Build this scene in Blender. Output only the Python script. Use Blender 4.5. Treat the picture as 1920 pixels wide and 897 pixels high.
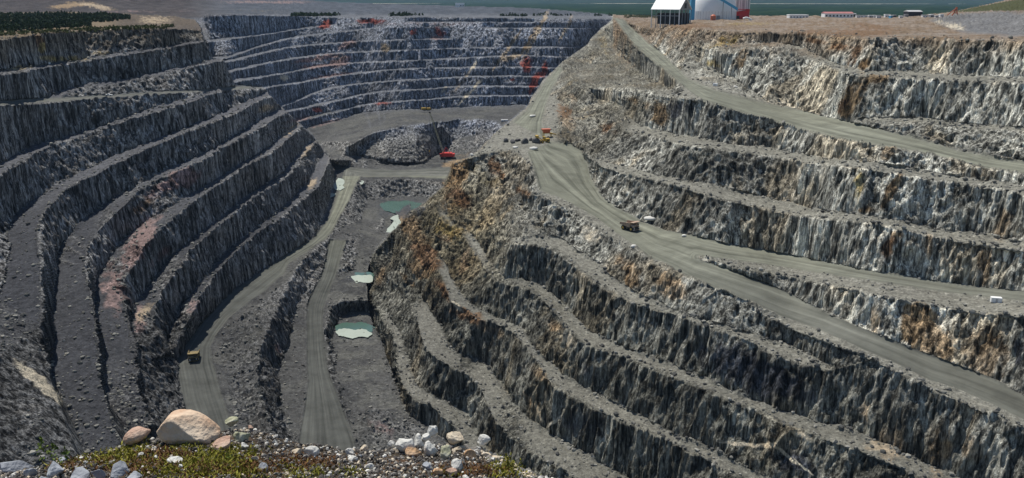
import bpy, bmesh, math, random
import numpy as np
from mathutils import Vector, Matrix
from mathutils.geometry import delaunay_2d_cdt

for o in list(bpy.data.objects):
    bpy.data.objects.remove(o)
S = bpy.context.scene
COL = S.collection
R = math.radians

# ------------------------------------------------------------------ camera, sky, sun, exposure
F_PX = 1663.0                      # focal length in photo pixels (photo 1920 x 897)
CX, CY = 960.0, 448.5
TILT = math.atan((CY + 2.0) / F_PX)
cam_d = bpy.data.cameras.new('camera')
cam = bpy.data.objects.new('camera', cam_d)
COL.objects.link(cam)
cam_d.sensor_width = 36.0
cam_d.lens = F_PX / 1920.0 * 36.0
cam_d.clip_start = 0.2
cam_d.clip_end = 60000.0
cam.location = (0, 0, 0)
cam.rotation_euler = (math.pi / 2 - TILT, 0, 0)
S.camera = cam

SUN_EL, SUN_AZ = R(62.0), R(-37.0)      # azimuth measured from +Y (view direction), negative = to the left
w = bpy.data.worlds.new('World')
S.world = w
w.use_nodes = True
nt = w.node_tree
nt.nodes.clear()
sky = nt.nodes.new('ShaderNodeTexSky')
sky.sky_type = 'NISHITA'
sky.sun_disc = False
sky.sun_elevation = SUN_EL
sky.sun_rotation = SUN_AZ
sky.altitude = 300
sky.air_density = 1.0
sky.dust_density = 0.4
sky.ozone_density = 2.5
bg = nt.nodes.new('ShaderNodeBackground')
bg.inputs['Strength'].default_value = 0.088
wo = nt.nodes.new('ShaderNodeOutputWorld')
nt.links.new(sky.outputs[0], bg.inputs[0])
nt.links.new(bg.outputs[0], wo.inputs[0])
sd = bpy.data.lights.new('sun', 'SUN')
sd.energy = 4.7
sd.angle = R(0.6)
sd.color = (1.0, 0.95, 0.87)
sun = bpy.data.objects.new('sun', sd)
COL.objects.link(sun)
sdir = Vector((math.sin(SUN_AZ) * math.cos(SUN_EL), math.cos(SUN_AZ) * math.cos(SUN_EL), math.sin(SUN_EL)))
sun.rotation_euler = (-sdir).to_track_quat('-Z', 'Y').to_euler()
vs = S.view_settings
vs.view_transform = 'Standard'
vs.look = 'None'
vs.gamma = 1.0
vs.use_curve_mapping = False
vs.exposure = 0.0
S.cycles.max_bounces = 5
S.cycles.diffuse_bounces = 3
S.cycles.use_denoising = True

# ------------------------------------------------------------------ helpers
ct, st = math.cos(TILT), math.sin(TILT)
def ray(u, v):
    x = (np.asarray(u, float) - CX) / F_PX
    y = -(np.asarray(v, float) - CY) / F_PX
    return np.stack([x, ct + y * st, -st + y * ct], -1)
def at_h(u, v, h):
    r = ray(u, v)
    return Vector(r * (-h / r[2]))
def at_s(u, v, s):
    return Vector(ray(u, v) * s)

def hash3(ix, iy, iz, seed):
    n = (ix * 374761393 + iy * 668265263 + iz * 1274126177 + seed * 974634777) & 0xFFFFFFFF
    n = ((n ^ (n >> 13)) * 1103515245) & 0xFFFFFFFF
    n = ((n ^ (n >> 16)) * 2246822519) & 0xFFFFFFFF
    return ((n ^ (n >> 15)) & 0xFFFFFF) / float(0xFFFFFF)
def vnoise(P, seed=0):
    """value noise in [0,1]; P is (N,3)"""
    I = np.floor(P).astype(np.int64)
    f = P - I
    f = f * f * f * (f * (f * 6 - 15) + 10)
    out = np.zeros(len(P))
    for dx in (0, 1):
        wx = f[:, 0] if dx else 1 - f[:, 0]
        for dy in (0, 1):
            wy = f[:, 1] if dy else 1 - f[:, 1]
            for dz in (0, 1):
                wz = f[:, 2] if dz else 1 - f[:, 2]
                out += wx * wy * wz * hash3(I[:, 0] + dx, I[:, 1] + dy, I[:, 2] + dz, seed)
    return out
def fbm(P, octaves=4, seed=0, gain=0.5):
    a, s, t = 1.0, 0.0, 0.0
    for k in range(octaves):
        s = s + a * (vnoise(P * (2.03 ** k) + 17.3 * k, seed + k) * 2 - 1)
        t += a
        a *= gain
    return s / t

# ------------------------------------------------------------------ material helpers
def newmat(name):
    m = bpy.data.materials.new(name)
    m.use_nodes = True
    nt = m.node_tree
    b = nt.nodes['Principled BSDF']
    b.inputs['Specular IOR Level'].default_value = 0.25
    return m, nt, b
def N(nt, kind, **kw):
    n = nt.nodes.new(kind)
    for k, v in kw.items():
        if k.startswith('i_'):
            n.inputs[k[2:].replace('_', ' ')].default_value = v
        else:
            setattr(n, k, v)
    return n
def noise_mat(name, cols, scale=3.0, rough=0.85, bump=0.0, bscale=20.0, metallic=0.0, bdist=0.02, spec=0.25):
    """simple procedural material: noise through a colour ramp, noise bump"""
    m, nt, b = newmat(name)
    tc = N(nt, 'ShaderNodeTexCoord')
    n1 = N(nt, 'ShaderNodeTexNoise', i_Scale=scale, i_Detail=6.0, i_Roughness=0.6)
    nt.links.new(tc.outputs['Object'], n1.inputs['Vector'])
    rp = N(nt, 'ShaderNodeValToRGB')
    nt.links.new(n1.outputs['Fac'], rp.inputs[0])
    e = rp.color_ramp.elements
    k = len(cols)
    while len(e) < k:
        e.new(0.5)
    for i, c in enumerate(cols):
        e[i].position = 0.3 + 0.4 * i / max(1, k - 1)
        e[i].color = (*c, 1)
    nt.links.new(rp.outputs[0], b.inputs['Base Color'])
    b.inputs['Roughness'].default_value = rough
    b.inputs['Metallic'].default_value = metallic
    b.inputs['Specular IOR Level'].default_value = spec
    if bump:
        n2 = N(nt, 'ShaderNodeTexNoise', i_Scale=bscale, i_Detail=5.0)
        nt.links.new(tc.outputs['Object'], n2.inputs['Vector'])
        bp = N(nt, 'ShaderNodeBump', i_Strength=bump, i_Distance=bdist)
        nt.links.new(n2.outputs['Fac'], bp.inputs['Height'])
        nt.links.new(bp.outputs[0], b.inputs['Normal'])
    return m
# ------------------------------------------------------------------ the pit: survey lines (bench crests and toes)
# every line runs along one edge of a bench or a road. A token is u,v or u,v,h (h = metres below eye level) or u,v,dS (S = distance)
class Layer:
    def __init__(self):
        self.pts = []
    def line(self, txt, h=None, ext=True):
        P = []
        for t in txt.split():
            a = t.split(',')
            u, v = float(a[0]), float(a[1])
            q = hh = None
            if len(a) > 2:
                if a[2][0] == 'd':
                    q = 1.0 / float(a[2][1:])
                else:
                    hh = float(a[2])
            P.append([u, v, hh, q])
        n = len(P)
        if P[0][2] is None and P[0][3] is None:
            P[0][2] = h
        # fill h between anchors by arc length
        L = [0.0]
        for i in range(1, n):
            L.append(L[-1] + math.hypot(P[i][0] - P[i - 1][0], P[i][1] - P[i - 1][1]))
        def kind(p):
            return 3 if p[3] is not None else (2 if p[2] is not None else 0)
        anchors = [i for i in range(n) if kind(P[i])]
        for i in range(n):
            if kind(P[i]):
                continue
            lo = max(a for a in anchors if a < i)
            hi = [a for a in anchors if a > i]
            if not hi:
                P[i][kind(P[lo])] = P[lo][kind(P[lo])]
            else:
                hi = hi[0]
                k = kind(P[lo])
                va, vb = P[lo][k], P[hi][k]
                if vb is None:
                    P[i][k] = va
                else:
                    t = (L[i] - L[lo]) / (L[hi] - L[lo])
                    P[i][k] = va + (vb - va) * t
        Q = []
        for u, v, hh, q in P:
            if q is None:
                q = -ray(u, v)[2] / hh
            Q.append([u, v, q])
        if ext:
            if Q[-1][0] >= 1890:
                a, b = Q[-2], Q[-1]
                t = (2100 - b[0]) / max(20, b[0] - a[0])
                Q.append([b[0] + (b[0] - a[0]) * t, b[1] + (b[1] - a[1]) * t, b[2] + (b[2] - a[2]) * t])
            if Q[0][0] <= 4:
                a, b = Q[1], Q[0]
                t = (b[0] + 190) / max(20, a[0] - b[0])
                Q.insert(0, [b[0] + (b[0] - a[0]) * t, b[1] + (b[1] - a[1]) * t, b[2] + (b[2] - a[2]) * t * 0.5])
        for i in range(len(Q) - 1):
            a, b = Q[i], Q[i + 1]
            k = max(1, int(math.hypot(b[0] - a[0], b[1] - a[1]) / 2.6))
            for j in range(k + (i == len(Q) - 2)):
                t = j / k
                self.pts.append((a[0] + (b[0] - a[0]) * t, a[1] + (b[1] - a[1]) * t, a[2] + (b[2] - a[2]) * t))
        return Q
    def raster(self, U, V):
        # drop points that nearly coincide with an earlier one
        grid, keep = {}, []
        for p in self.pts:
            k = (int(p[0] // 1.6), int(p[1] // 1.6))
            if k in grid:
                continue
            grid[k] = 1
            keep.append(p)
        A = np.array(keep)
        co = [Vector((x, y)) for x, y in A[:, :2]]
        vo, eo, fo, ov, oe, of = delaunay_2d_cdt(co, [], [], 0, 1e-4)
        q = np.array([A[o[0], 2] if o else 0.0 for o in ov])
        X = np.array([[c.x, c.y] for c in vo])
        out = np.full((len(V), len(U)), np.nan)
        du, dv = U[1] - U[0], V[1] - V[0]
        for f in fo:
            a, b, c = f[0], f[1], f[2]
            xa, xb, xc = X[a], X[b], X[c]
            i0 = max(0, int(math.ceil((min(xa[0], xb[0], xc[0]) - U[0]) / du - 1e-6)))
            i1 = min(len(U) - 1, int(math.floor((max(xa[0], xb[0], xc[0]) - U[0]) / du + 1e-6)))
            j0 = max(0, int(math.ceil((min(xa[1], xb[1], xc[1]) - V[0]) / dv - 1e-6)))
            j1 = min(len(V) - 1, int(math.floor((max(xa[1], xb[1], xc[1]) - V[0]) / dv + 1e-6)))
            if i1 < i0 or j1 < j0:
                continue
            d = (xb[0] - xa[0]) * (xc[1] - xa[1]) - (xc[0] - xa[0]) * (xb[1] - xa[1])
            if abs(d) < 1e-9:
                continue
            gu, gv = np.meshgrid(U[i0:i1 + 1], V[j0:j1 + 1])
            wb = ((gu - xa[0]) * (xc[1] - xa[1]) - (xc[0] - xa[0]) * (gv - xa[1])) / d
            wc = ((xb[0] - xa[0]) * (gv - xa[1]) - (gu - xa[0]) * (xb[1] - xa[1])) / d
            m = (wb >= -1e-6) & (wc >= -1e-6) & (wb + wc <= 1 + 1e-6)
            val = q[a] + (q[b] - q[a]) * wb + (q[c] - q[a]) * wc
            sub = out[j0:j1 + 1, i0:i1 + 1]
            sub[m] = val[m]
        return out

A, B, C = Layer(), Layer(), Layer()
# ---------- layer B: right wall and the ridge
B.line('1148,36,d1760 1165,35,d1700 1184,40,d1650 1220,45,40 1260,50,39 1340,58,38 1440,62,36 1500,62,35 1580,70,35 1640,75,35 1714,72,34 1800,76,34 1920,78,34')
B.line('1184,46,d1560 1250,62,45 1360,80,48 1440,80,47 1500,88,50 1540,108,55 1580,125,59 1631,135,60 1714,137 1793,143 1920,148,60')
B.line('1190,62,d1450 1250,72,50 1358,103,56 1440,92,50 1480,96,52 1520,112,57 1560,130,60 1600,142,60 1651,145,60 1714,150 1793,154 1920,157,60')
B.line('1320,128,73 1345,136,75 1380,150,79 1405,168,83')
B.line('1320,131,74 1345,140,76 1380,155,80 1400,170,84')
B.line('1607,226,91 1675,222,89 1734,222,88 1793,231 1853,237 1920,241,88')
B.line('1607,231,91.5 1675,228,89.5 1734,230,88.5 1793,238 1920,248,88.5')
R1_in = B.line('1148,33,d1800 1168,36,d1660 1184,51,49 1210,76,56 1239,99,64 1291,150,77 1338,170,80 1397,186,84.5 1477,204,89.5 1556,222,93 1635,241,94.5 1714,261,96 1793,283,98 1873,301,100 1920,307,101')
R1_out = B.line('1155,39,d1620 1170,60,50 1184,78,57 1200,95,61 1239,127,70 1283,164,77.5 1318,191,81 1397,214,86 1477,236,91 1516,248,93 1595,266,95 1675,279,96.5 1754,295,98.5 1833,314,100.5 1920,328,102.5')
B.line('1148,37,d1760 1120,60,d1600 1100,85,d1500 1070,105,d1450 1045,125,105 1020,150,113 1000,180,121 985,205,128 955,228,134 930,250,134.5 905,275,135 880,297,137')
B.line('1160,100,d1420 1190,128,90 1225,150,92 1255,166,90')
B.line('1110,120,100 1150,135,96 1195,152,94 1240,168,89')
B.line('1262,176,82 1211,171,85 1168,167,89 1093,163,98')
B.line('1290,187,80 1251,182,83 1200,175,88 1147,170,93 1093,168,99 1070,165,103 1058,150,104')
RF_r = B.line('1056,130,104 1035,165,114 1022,200,122 1015,230,131 1020,250,134 1034,267,135')
RF_l = B.line('1048,126,104.8 1024,152,113 1004,183,121 990,207,128 962,230,134')
B.line('1085,200,116 1070,225,123 1062,250,130 1060,268,134')
B.line('1120,187,110 1155,193,109 1174,204,109 1185,232,112 1211,240,112 1267,252,111.5 1329,264,110 1374,273 1440,279,107.5 1500,291 1565,300,106 1635,308,105.5 1694,316 1754,328,106 1850,341 1920,350,107')
B.line('1105,200,113 1130,205,113 1152,222,112 1168,246,113 1227,259,112.5 1281,272,111.5 1334,279,110.5 1440,294,108 1516,307 1595,314,105.5 1655,322 1706,332,106 1793,345,107 1920,367,108')
B.line('1090,270,133 1118,300,132 1160,312,133 1239,330 1338,351,133.5 1437,373,132 1516,391,131 1635,407,132 1754,431,133 1853,442,134 1920,456,135')
B.line('1096,290,135 1122,312,133 1160,324,133.5 1239,343 1338,371,134 1437,395,132.5 1516,409,131.5 1615,418,132 1706,437,132.5 1813,458,134 1920,474,135.5')
# main haul road with its platform, and the branch
MR_in = B.line('1034,267,135 1069,272,137 1088,283,139 1101,307,143 1109,339,149 1128,371,153 1155,390,156 1173,399,157.5 1200,415,159 1239,431,160.5 1299,443,161 1358,458,160.5 1457,474,160 1556,494,159 1635,510,158.5 1714,522,158 1813,538,157 1920,547,156')
BR_out = B.line('1306,481,161.5 1358,487,161 1437,497 1516,510,160 1615,526,159 1714,541,158.5 1813,555,157.5 1892,563,157 1920,567,156.5')
B.line('1318,485,162 1397,507,160 1477,520,159.5 1536,533,159 1595,545 1675,561,158 1754,577,157 1833,589,156.5 1920,598,156')
MR_mid = B.line('1314,491,163 1358,503,164.5 1437,532,167 1496,560,169 1557,592,171 1613,616,173 1670,639,175 1726,661,177 1801,688,179 1858,710,181 1921,744,183')
MR_out = B.line('989,286,136 1002,318,140 1013,358,147 1048,371,150 1080,388,153 1120,410,156 1150,434,158.5 1187,460,160.5 1214,482,161.5 1254,500,163 1294,522,165 1348,543,167 1407,568,169 1463,594,171 1538,620,173 1613,654,175.5 1689,688,178 1745,714,179.5 1801,733,181 1858,759,183 1921,789,185')
B.line('1000,366,149 1032,378,151.5 1070,392,154.5 1107,418,157 1139,445,160 1182,470,162 1227,497,163 1268,517,165 1321,536,167 1375,556,169 1410,576,170 1463,610,172 1538,642,174 1613,665,176.5 1689,703,178.5 1764,740,181 1839,770,183 1921,804,186')
B.line('880,300,138 905,290,136 940,284,135.5 975,285,136 986,291,137 998,322,141 1006,350,147 1000,366,149')
B.line('850,308,145 879,322,152 914,333,154 935,341,155 960,352,158 985,378,162 1000,400,164')
B.line('852,318,150 879,330,155 914,340,156 935,348,157 955,360,160 978,385,165')
B.line('955,453,173 1000,447,172 1027,446 1059,452,172.5 1094,479,174 1120,491,175 1144,517,177 1174,537,178 1209,557,179 1241,572,180 1281,586 1321,599,181 1361,612,182 1400,624,183 1480,650,184 1547,684,185')
B.line('958,459,174 985,458,173 1016,462,172.5 1040,468,173 1070,490,174.5 1091,512,176 1120,535,178 1161,556,179 1187,570,180 1227,584,181 1268,592 1308,607,182 1334,617 1375,629,183 1425,652,184 1463,674,185 1501,687 1546,697,186')
B.line('780,400,200 790,402,196 825,404,184 854,420,186 873,427,188 889,444,189.5 908,468,191 924,499,194 940,519,196 988,528,199 1020,539,201 1040,557,203 1067,586,204 1107,623,205 1161,646,205.5 1201,662,206 1241,675,207 1281,692,208 1321,707,209 1361,730,210 1413,748,212 1454,767,213 1494,779,214 1534,795 1569,800,215 1614,818,216 1668,838,217 1748,873,218 1900,945,220', ext=False)
B.line('796,410,199 825,412,185 854,428,187.5 868,438,190 880,458,191 891,474,192 907,503,195 924,526,197 956,536,199 988,541,200 1015,560,202 1040,588,204 1067,622,205.5 1102,650,206 1147,664,207 1187,676 1227,694,208 1268,710,209 1321,731,210 1361,752,211 1413,768,213 1467,795,214 1521,813,215.5 1574,835,216 1628,857,217 1681,877,218 1750,912,219 1860,965,221', ext=False)
B.line('783,420,203 800,448,206 814,474,207 827,484,208 838,500,210 846,520,211 854,538,212 862,550,213 881,572,216 908,587,219 948,603,222 972,612,223 988,628,225 1000,655,227 1027,675,229 1054,703,230 1088,721,231 1134,744,232.5 1174,763,234 1214,787,235 1260,812,236 1313,833,237 1388,870,239 1440,897,240 1540,950,242', ext=False)
B.line('775,428,206 792,456,209 804,482,210 818,497,211 828,520,213 836,545,214 843,568,216 867,580,218 894,598,220 934,610,222 961,623,224 974,640,226 999,667,228 1012,690,230 1030,716,231 1054,733,232 1086,753,233 1128,772,234 1161,788,235 1200,806,236 1275,839,238 1350,879,239.5 1400,905,241 1500,960,243', ext=False)
B.line('704,470,226 718,458,226 725,478,229 734,495,230 744,507,231 768,528,233 787,544,235 801,566,238 811,587,241 825,611,244 836,640,246 848,660,248 867,668,249 894,673,252 918,688,254 934,712,257 948,734,259 961,755,261 988,782,263 1015,803,265 1040,818,266 1100,852,268 1150,882,270 1230,930,272', ext=False)
B.line('698,482,229 708,500,231 720,515,233 747,534,235 764,550,238 772,574,241 780,601,243 786,630,245 800,662,248 827,678,249.5 854,694,252 881,707,255 900,728,258 908,750,260 924,787,264 948,814,266 974,838,268 1030,868,270 1080,900,272 1150,950,274', ext=False)
B.line('690,545,255 707,563,254 720,578,257 734,593,260 747,614,264 755,640,267 762,660,269 768,686,272 779,716,275 790,733,278 814,744,279 841,755,280 867,774,281 881,798,282 900,830,284 960,900,286', ext=False)
B.line('692,560,263 706,577,260 722,600,262 734,616,264 740,650,269 743,694,274 752,722,277 768,743,279 790,756,280.5 814,767,281 833,787,282 854,805,283 880,850,286 930,920,288', ext=False)
toeB = B.line('700,475,232 690,505,250 688,530,270 690,560,282 694,590,291 700,616,296 715,632,297 723,661,297 734,690,297 742,722,296 755,760,296 768,782,296 800,800,296 850,840,297 900,900,298 960,960,299', ext=False)
B.line('880,297,137 850,305,146 843,320,158 830,350,172 800,378,192 770,397,203 745,425,215 720,450,224 700,475,230')
# plateau on the right and what lies behind its rim
B.line('1190,36,d1900 1300,40,38 1420,42,38 1480,50,38 1540,46,36 1600,40,33 1680,44,34 1750,56,35 1850,60,35 1920,66,35')
B.line('1148,30,d2300 1240,34,d2000 1420,33,d2100 1540,35,d1900 1660,35,d1800 1740,40,d1400 1800,32,d1250 1920,22,d1200')
B.line('1148,27,d3200 1240,30,d3000 1420,29,d3000 1700,30,d3000 1780,27,d2600 1800,24,d2100 1850,14,d1900 1920,2,d1900')
B.line('1780,22,d2800 1850,8,d2600 1920,-8,d2600')

# ---------- layer C: left wall
C.line('0,74,34 54,67,32 107,62,31.5 161,58,33 241,55,33 321,55,34 375,57,37 420,60,38')
C.line('0,133,60 54,127,60 107,119,60 161,111,60 214,103,57.5 268,95,54.5 321,87,52.5 367,78,48 420,70,46')
C.line('0,142,61.5 54,134,61 107,123,61 161,115,61 214,107,58.5 268,98,55.5 321,90,53.5 367,81,49 420,73,47')
C.line('110,172,85 161,159,83.5 214,154,83.5 254,146,81 294,136,78 348,125,73.5 400,112,66 440,105,64')
C.line('120,176,86 161,164,84.5 214,158,84.5 254,150,82 294,140,79 348,129,74.5 400,117,67 440,110,65')
P0_in = C.line('0,190,82 80,185,86 161,182,91 241,177,93 321,171,92.5 400,167,97 440,163,101 520,158,103')
P0_out = C.line('0,200,83.5 80,194,87 161,187,92 241,182,94 321,176,93.5 400,171,98 440,169,102 520,164,104')
C.line('0,307,124 54,278,123.5 102,264,122.5 147,251,121.5 187,239,118 241,218,111 294,201,105 353,186,100 410,174,98.5')
C.line('0,331,125 40,307,124 67,288,124 107,270,123 161,254,122 193,243,118.5 241,225,112 321,203,104.5 370,188,100')
C.line('-10,560,177 0,539,176 8,507,173 16,467,170 10,440,166 16,420,164 27,401,162 54,382,159 94,358,154 118,339,151 150,326,148 187,307,144 241,283,138 294,262,132 348,240,126 400,220,121 434,204,118 460,193,116 498,172,113 530,160,112', ext=False)
C.line('162,900,218 135,830,210 112,760,202 98,715,196 88,667,189 80,639,187 75,614,185 75,560,179 78,507,172 70,454,166 72,425,162 80,402,159 102,380,156 120,360,153 144,344,149 187,325,145 214,308,142 251,292,138 289,275,134 321,262,130 340,251,127 400,229,122 460,205,117 487,190,115 530,172,113')
C.line('182,890,231 152,830,224 128,770,219 108,730,215 96,700,211 93,660,208 99,639,206 99,600,202 99,560,199 99,520,197 102,494,196 112,462,190 134,436,182 150,418,179 171,401,176 203,379,171 235,361,167 257,350,163 294,328,158 321,315,155 361,299,150 400,280,146 434,258,143 474,236,139 501,218,137 522,204,135 560,190,134')
C.line('258,900,232 226,825,224 207,771,218 193,720,214 187,680,210 183,640,206 180,600,201 171,550,196 163,520,193 158,499,191 164,470,189 187,430,180 214,404,172 235,387,169 254,362,165 294,338,160 321,328,157 340,320,154 383,299,148 412,281,145 450,260,141.5 487,241,138.5 535,212,135.5 570,200,134')
C.line('282,900,252 254,840,243 236,806,237 222,780,233 207,748,229 198,705,226 192,654,223 186,614,219 176,575,217 174,534,213 187,510,209 209,480,202 235,445,197 278,413,189 308,400,185 340,376,179 372,357,176 420,328,171 450,309,168 487,286,166 514,270,164 541,243,162 559,232,161 600,222,160')
C.line('288,797,240 262,740,234 254,690,230 249,648,226 241,605,223 237,587,221 230,550,215 233,526,209 257,491,200 268,464,194 292,440,190 310,421,187 327,406,184 353,388,180 388,360,176 426,337,171.5 450,320,169.5 474,304,167.5 503,288,165.5 541,262,163 562,240,162 600,230,161')
C.line('296,800,247 276,766,244 265,734,241 260,694,237 252,648,233 246,603,230 251,573,228 270,548,227 300,506,220 326,475,213 353,456,209 394,423,204 434,391,202 487,351,199 527,327,196 559,292,194 568,278,193 584,265,192 620,255,191')
C.line('313,665,252 297,639,242 289,614,237 289,582,231 302,550,225 321,521,218 345,488,212 353,473,210.5 380,450,207 415,421,204 450,392,202.5 487,363,200 527,338,197.5 557,312,195.5 573,288,194 594,268,193 630,262,192')
C.line('314,668,258 308,645,256 316,626,254 335,576,246 367,541,238 402,498,234 428,468,232 474,434,229 514,402,226.5 541,377,225 584,335,222 594,312,221 605,288,220 640,280,220')
C.line('321,668,259 335,634,251 361,588,243 375,554,239 394,527,236 420,498,234 450,467,232 487,436,230 527,408,228 557,381,226 594,354,223 608,330,222 618,299,221 650,290,220')
RL_toe = '645,310,262 640,345,263 630,372,263.5 621,399,264 610,420,264.5 584,450,265 541,474 509,498 460,531 420,561 380,602 353,642 329,676 335,712 342,752,266 350,775,267 365,830,269 400,960,272'
C.line(RL_toe, ext=False)
C.line('620,300,240 628,335,258 618,385,263 600,425,264')
# lower left: the near wall
C.line('-160,620,150 -60,660,165 0,690,180 40,720,188 60,740,192 84,790,198', ext=False)
C.line('-160,760,170 0,790,190 60,830,199 100,880,206', ext=False)
C.line('-160,960,190 100,960,225 330,960,262', ext=False)
C.line('-160,430,140 -60,470,158')
# plateau and dumps behind the left rim
C.line('0,60,34 120,52,34 240,46,36 330,45,38 420,46,40')
C.line('-160,30,d1700 0,26,d1750 120,24,d1800 240,28,d1800 330,32,d1750 420,33,d1900', ext=False)
C.line('-160,16,d1900 0,16,d1950 120,14,d2000 240,17,d2000 330,22,d2050 420,24,d2100', ext=False)
C.line('-160,-10,d2200 0,2,d2150 100,4,d2200 180,3,d2250 260,6,d2300 420,10,d2300', ext=False)
C.line('-160,-45,d2400 600,-45,d2500')

# ---------- layer A: far wall, pit floor
A.line('-160,34,d1800 120,34,d1800 250,36,d1750 330,33,d1750 380,31,d1700')
# the far wall: crest lines bottom to top; their heights follow from the rock faces being equally steep
def interp_line(txt):
    P_ = np.array([[float(x) for x in t.split(',')] for t in txt.split()])
    return lambda u: np.interp(u, P_[:, 0], P_[:, 1])
far_lines = ['430,275 500,246 547,232 587,221 635,210 657,203 694,196 800,187 880,181 934,180 1020,180 1180,184',
             '430,250 520,214 560,206 601,197 641,188 668,180 721,172 800,168 853,163 934,162 1030,163 1180,166',
             '430,232 500,208 526,202 560,188 598,172 641,162 694,156 742,152 800,149 880,144 960,143 1040,145 1180,148',
             '430,180 480,170 512,163 574,154 614,146 668,138 740,131 800,128 969,126 1054,128 1180,130',
             '430,156 507,143 550,135 587,128 627,122 668,118 800,113 890,108 971,104 1078,108 1180,110',
             '430,136 507,118 587,105 627,101 694,97 800,93 950,89 1081,89 1180,90',
             '430,117 502,98 539,90 587,85 641,80 694,77 800,74 907,73 1081,73 1180,74',
             '360,128 421,112 467,95 507,81 547,71 601,64 641,60 694,53 800,52 934,53 1107,53 1180,53',
             '360,84 400,78 454,71 507,63 560,55 620,47 700,43 800,42 934,42 1107,43 1180,43']
fu = np.arange(392, 1181, 6.0)
fv = interp_line('430,285 520,256 560,244 577,240 600,233 630,228 668,214 720,208 790,206 870,202 960,198 1010,198 1180,200')(fu)
fh = np.full(len(fu), 203.0)
def tdep(u, v):
    r_ = ray(u, v)
    return -r_[..., 2] / np.hypot(r_[..., 0], r_[..., 1])
A.line(' '.join('%f,%f,%f' % (u, v, 203) for u, v in zip(fu, fv)), ext=False)
KF = 0.42
sm = np.exp(-0.5 * (np.arange(-8, 9) / 4.0) ** 2)
sm /= sm.sum()
for ln in far_lines:
    v2 = np.minimum(interp_line(ln)(fu), fv - 2.0)
    t1_, t2_ = tdep(fu, fv), tdep(fu, v2)
    d1 = fh / t1_
    d2 = d1 * (1 + KF * t1_) / (1 + KF * t2_)
    h2 = d2 * t2_
    h2 = np.convolve(np.pad(h2, 8, mode='edge'), sm, 'valid')
    h2 = np.minimum(h2, fh - 1.0)
    d2 = h2 / t2_
    A.line(' '.join('%f,%f,%f' % z_ for z_ in zip(fu, v2, h2)), ext=False)
    d3 = d2 + 13.0 + 32.0 * (1 - np.clip((fu - 470) / 170, 0, 1))
    # inner edge of the bench: same height, 13 m further in
    k_ = (h2 - 0.5) / d3
    vv_ = v2.copy()
    for _ in range(12):
        vv_ -= (tdep(fu, vv_) - k_) * F_PX * 0.9
    vv_ = np.minimum(vv_, v2 - 0.8)
    A.line(' '.join('%f,%f,%f' % z_ for z_ in zip(fu, vv_, h2 - 0.5)), ext=False)
    fv, fh = vv_, h2 - 0.5
rv = np.minimum(interp_line('392,29 534,30 587,32 635,33 721,32 800,33 960,34 1148,36 1180,36')(fu), fv - 2.5)
t1_, t2_ = tdep(fu, fv), tdep(fu, rv)
d2 = fh / t1_ * (1 + KF * t1_) / (1 + KF * t2_)
h2 = np.convolve(np.pad(d2 * t2_, 8, mode='edge'), sm, 'valid')
print('far rim h', h2[::20].round(1), 'd', (h2 / t2_)[::20].round(0))
A.line(' '.join('%f,%f,%f' % z_ for z_ in zip(fu, rv, h2)), ext=False)
FP_in = A.line('520,262,204 560,250 577,245 600,236 630,230 668,215 720,208 790,206 870,202 960,198 1010,198,203')
FP_out = A.line('560,275,212 600,268,210 655,266,204 700,246,203.5 760,234 810,231,204 850,226,205 880,221 950,221 1010,225,205')
A.line('600,272,213 640,278,216 660,272,208 700,250,205 760,237,206 808,234,206')
A.line('640,292,236 665,292,246 690,298,255 725,304,258 760,306,258 795,303,258 812,285,254 822,262,240 818,240,215')
A.line('822,240,212 850,228,208 890,225,207 950,226,207')
A.line('800,303,262 838,300,262 870,298,262 900,300,262 960,300,262')
A.line('805,296,262 830,288,262 850,262,240 890,254,232 940,240,215 980,240,212')
A.line('590,275,214 610,290,232 625,305,246 640,312,258')
CW_in = A.line('640,312,260 690,318,261 760,319,262 845,314,263 900,314,263 960,320,263')
CW_out = A.line('655,326,262.5 680,331,262.5 760,332,263 835,335,264 900,340,264')
A.line('690,313,262 720,308,262.5 780,308,263 850,306,263')
RL_l = A.line('600,300,262 645,316,262 642,340,263 632,370,263.5 621,399,264 610,420,264.5 584,450,265 541,474 509,498 460,531 420,561 380,602 353,642 329,676 335,712 342,752,266 350,775,267 365,830,269 400,960,272', ext=False)
A.line('300,676,265 280,800,268', ext=False)
A.line('560,300,262 560,400,264 480,480,265 380,560,265 320,600,265', ext=False)
RL_r = A.line('676,330,262.5 664,353,263 653,380,263.5 637,407,264 624,434,264.5 612,448,265 584,467 541,494 533,513 498,545 460,572 428,599 404,631 394,652 396,674 404,698 415,739,266 432,790,267 450,860,269 470,960,271', ext=False)
# pond basin 1
A.line('680,338,265 668,360,267 664,385,268 655,405,268 640,425,268')
A.line('688,336,264 720,338,265 770,338,266 812,341,267 850,345,267')
A.line('683,345,266 690,372,284 700,378,286 725,372,287 760,369,287 800,372,287 840,380,287')
A.line('680,395,281 700,388,285 715,383,287 735,392,287.6 722,410,287.6 718,432,287.6 740,440,287.6 790,440,287.6')
A.line('655,425,271 680,410,279 708,392,284.5 716,410,285.5 712,432,284')
A.line('620,442,266 640,438,268 680,435,274 700,436,278 735,440,280 770,440,281')
A.line('612,450,266 640,447,269 680,446,276 720,446,279 760,446,281')
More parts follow.
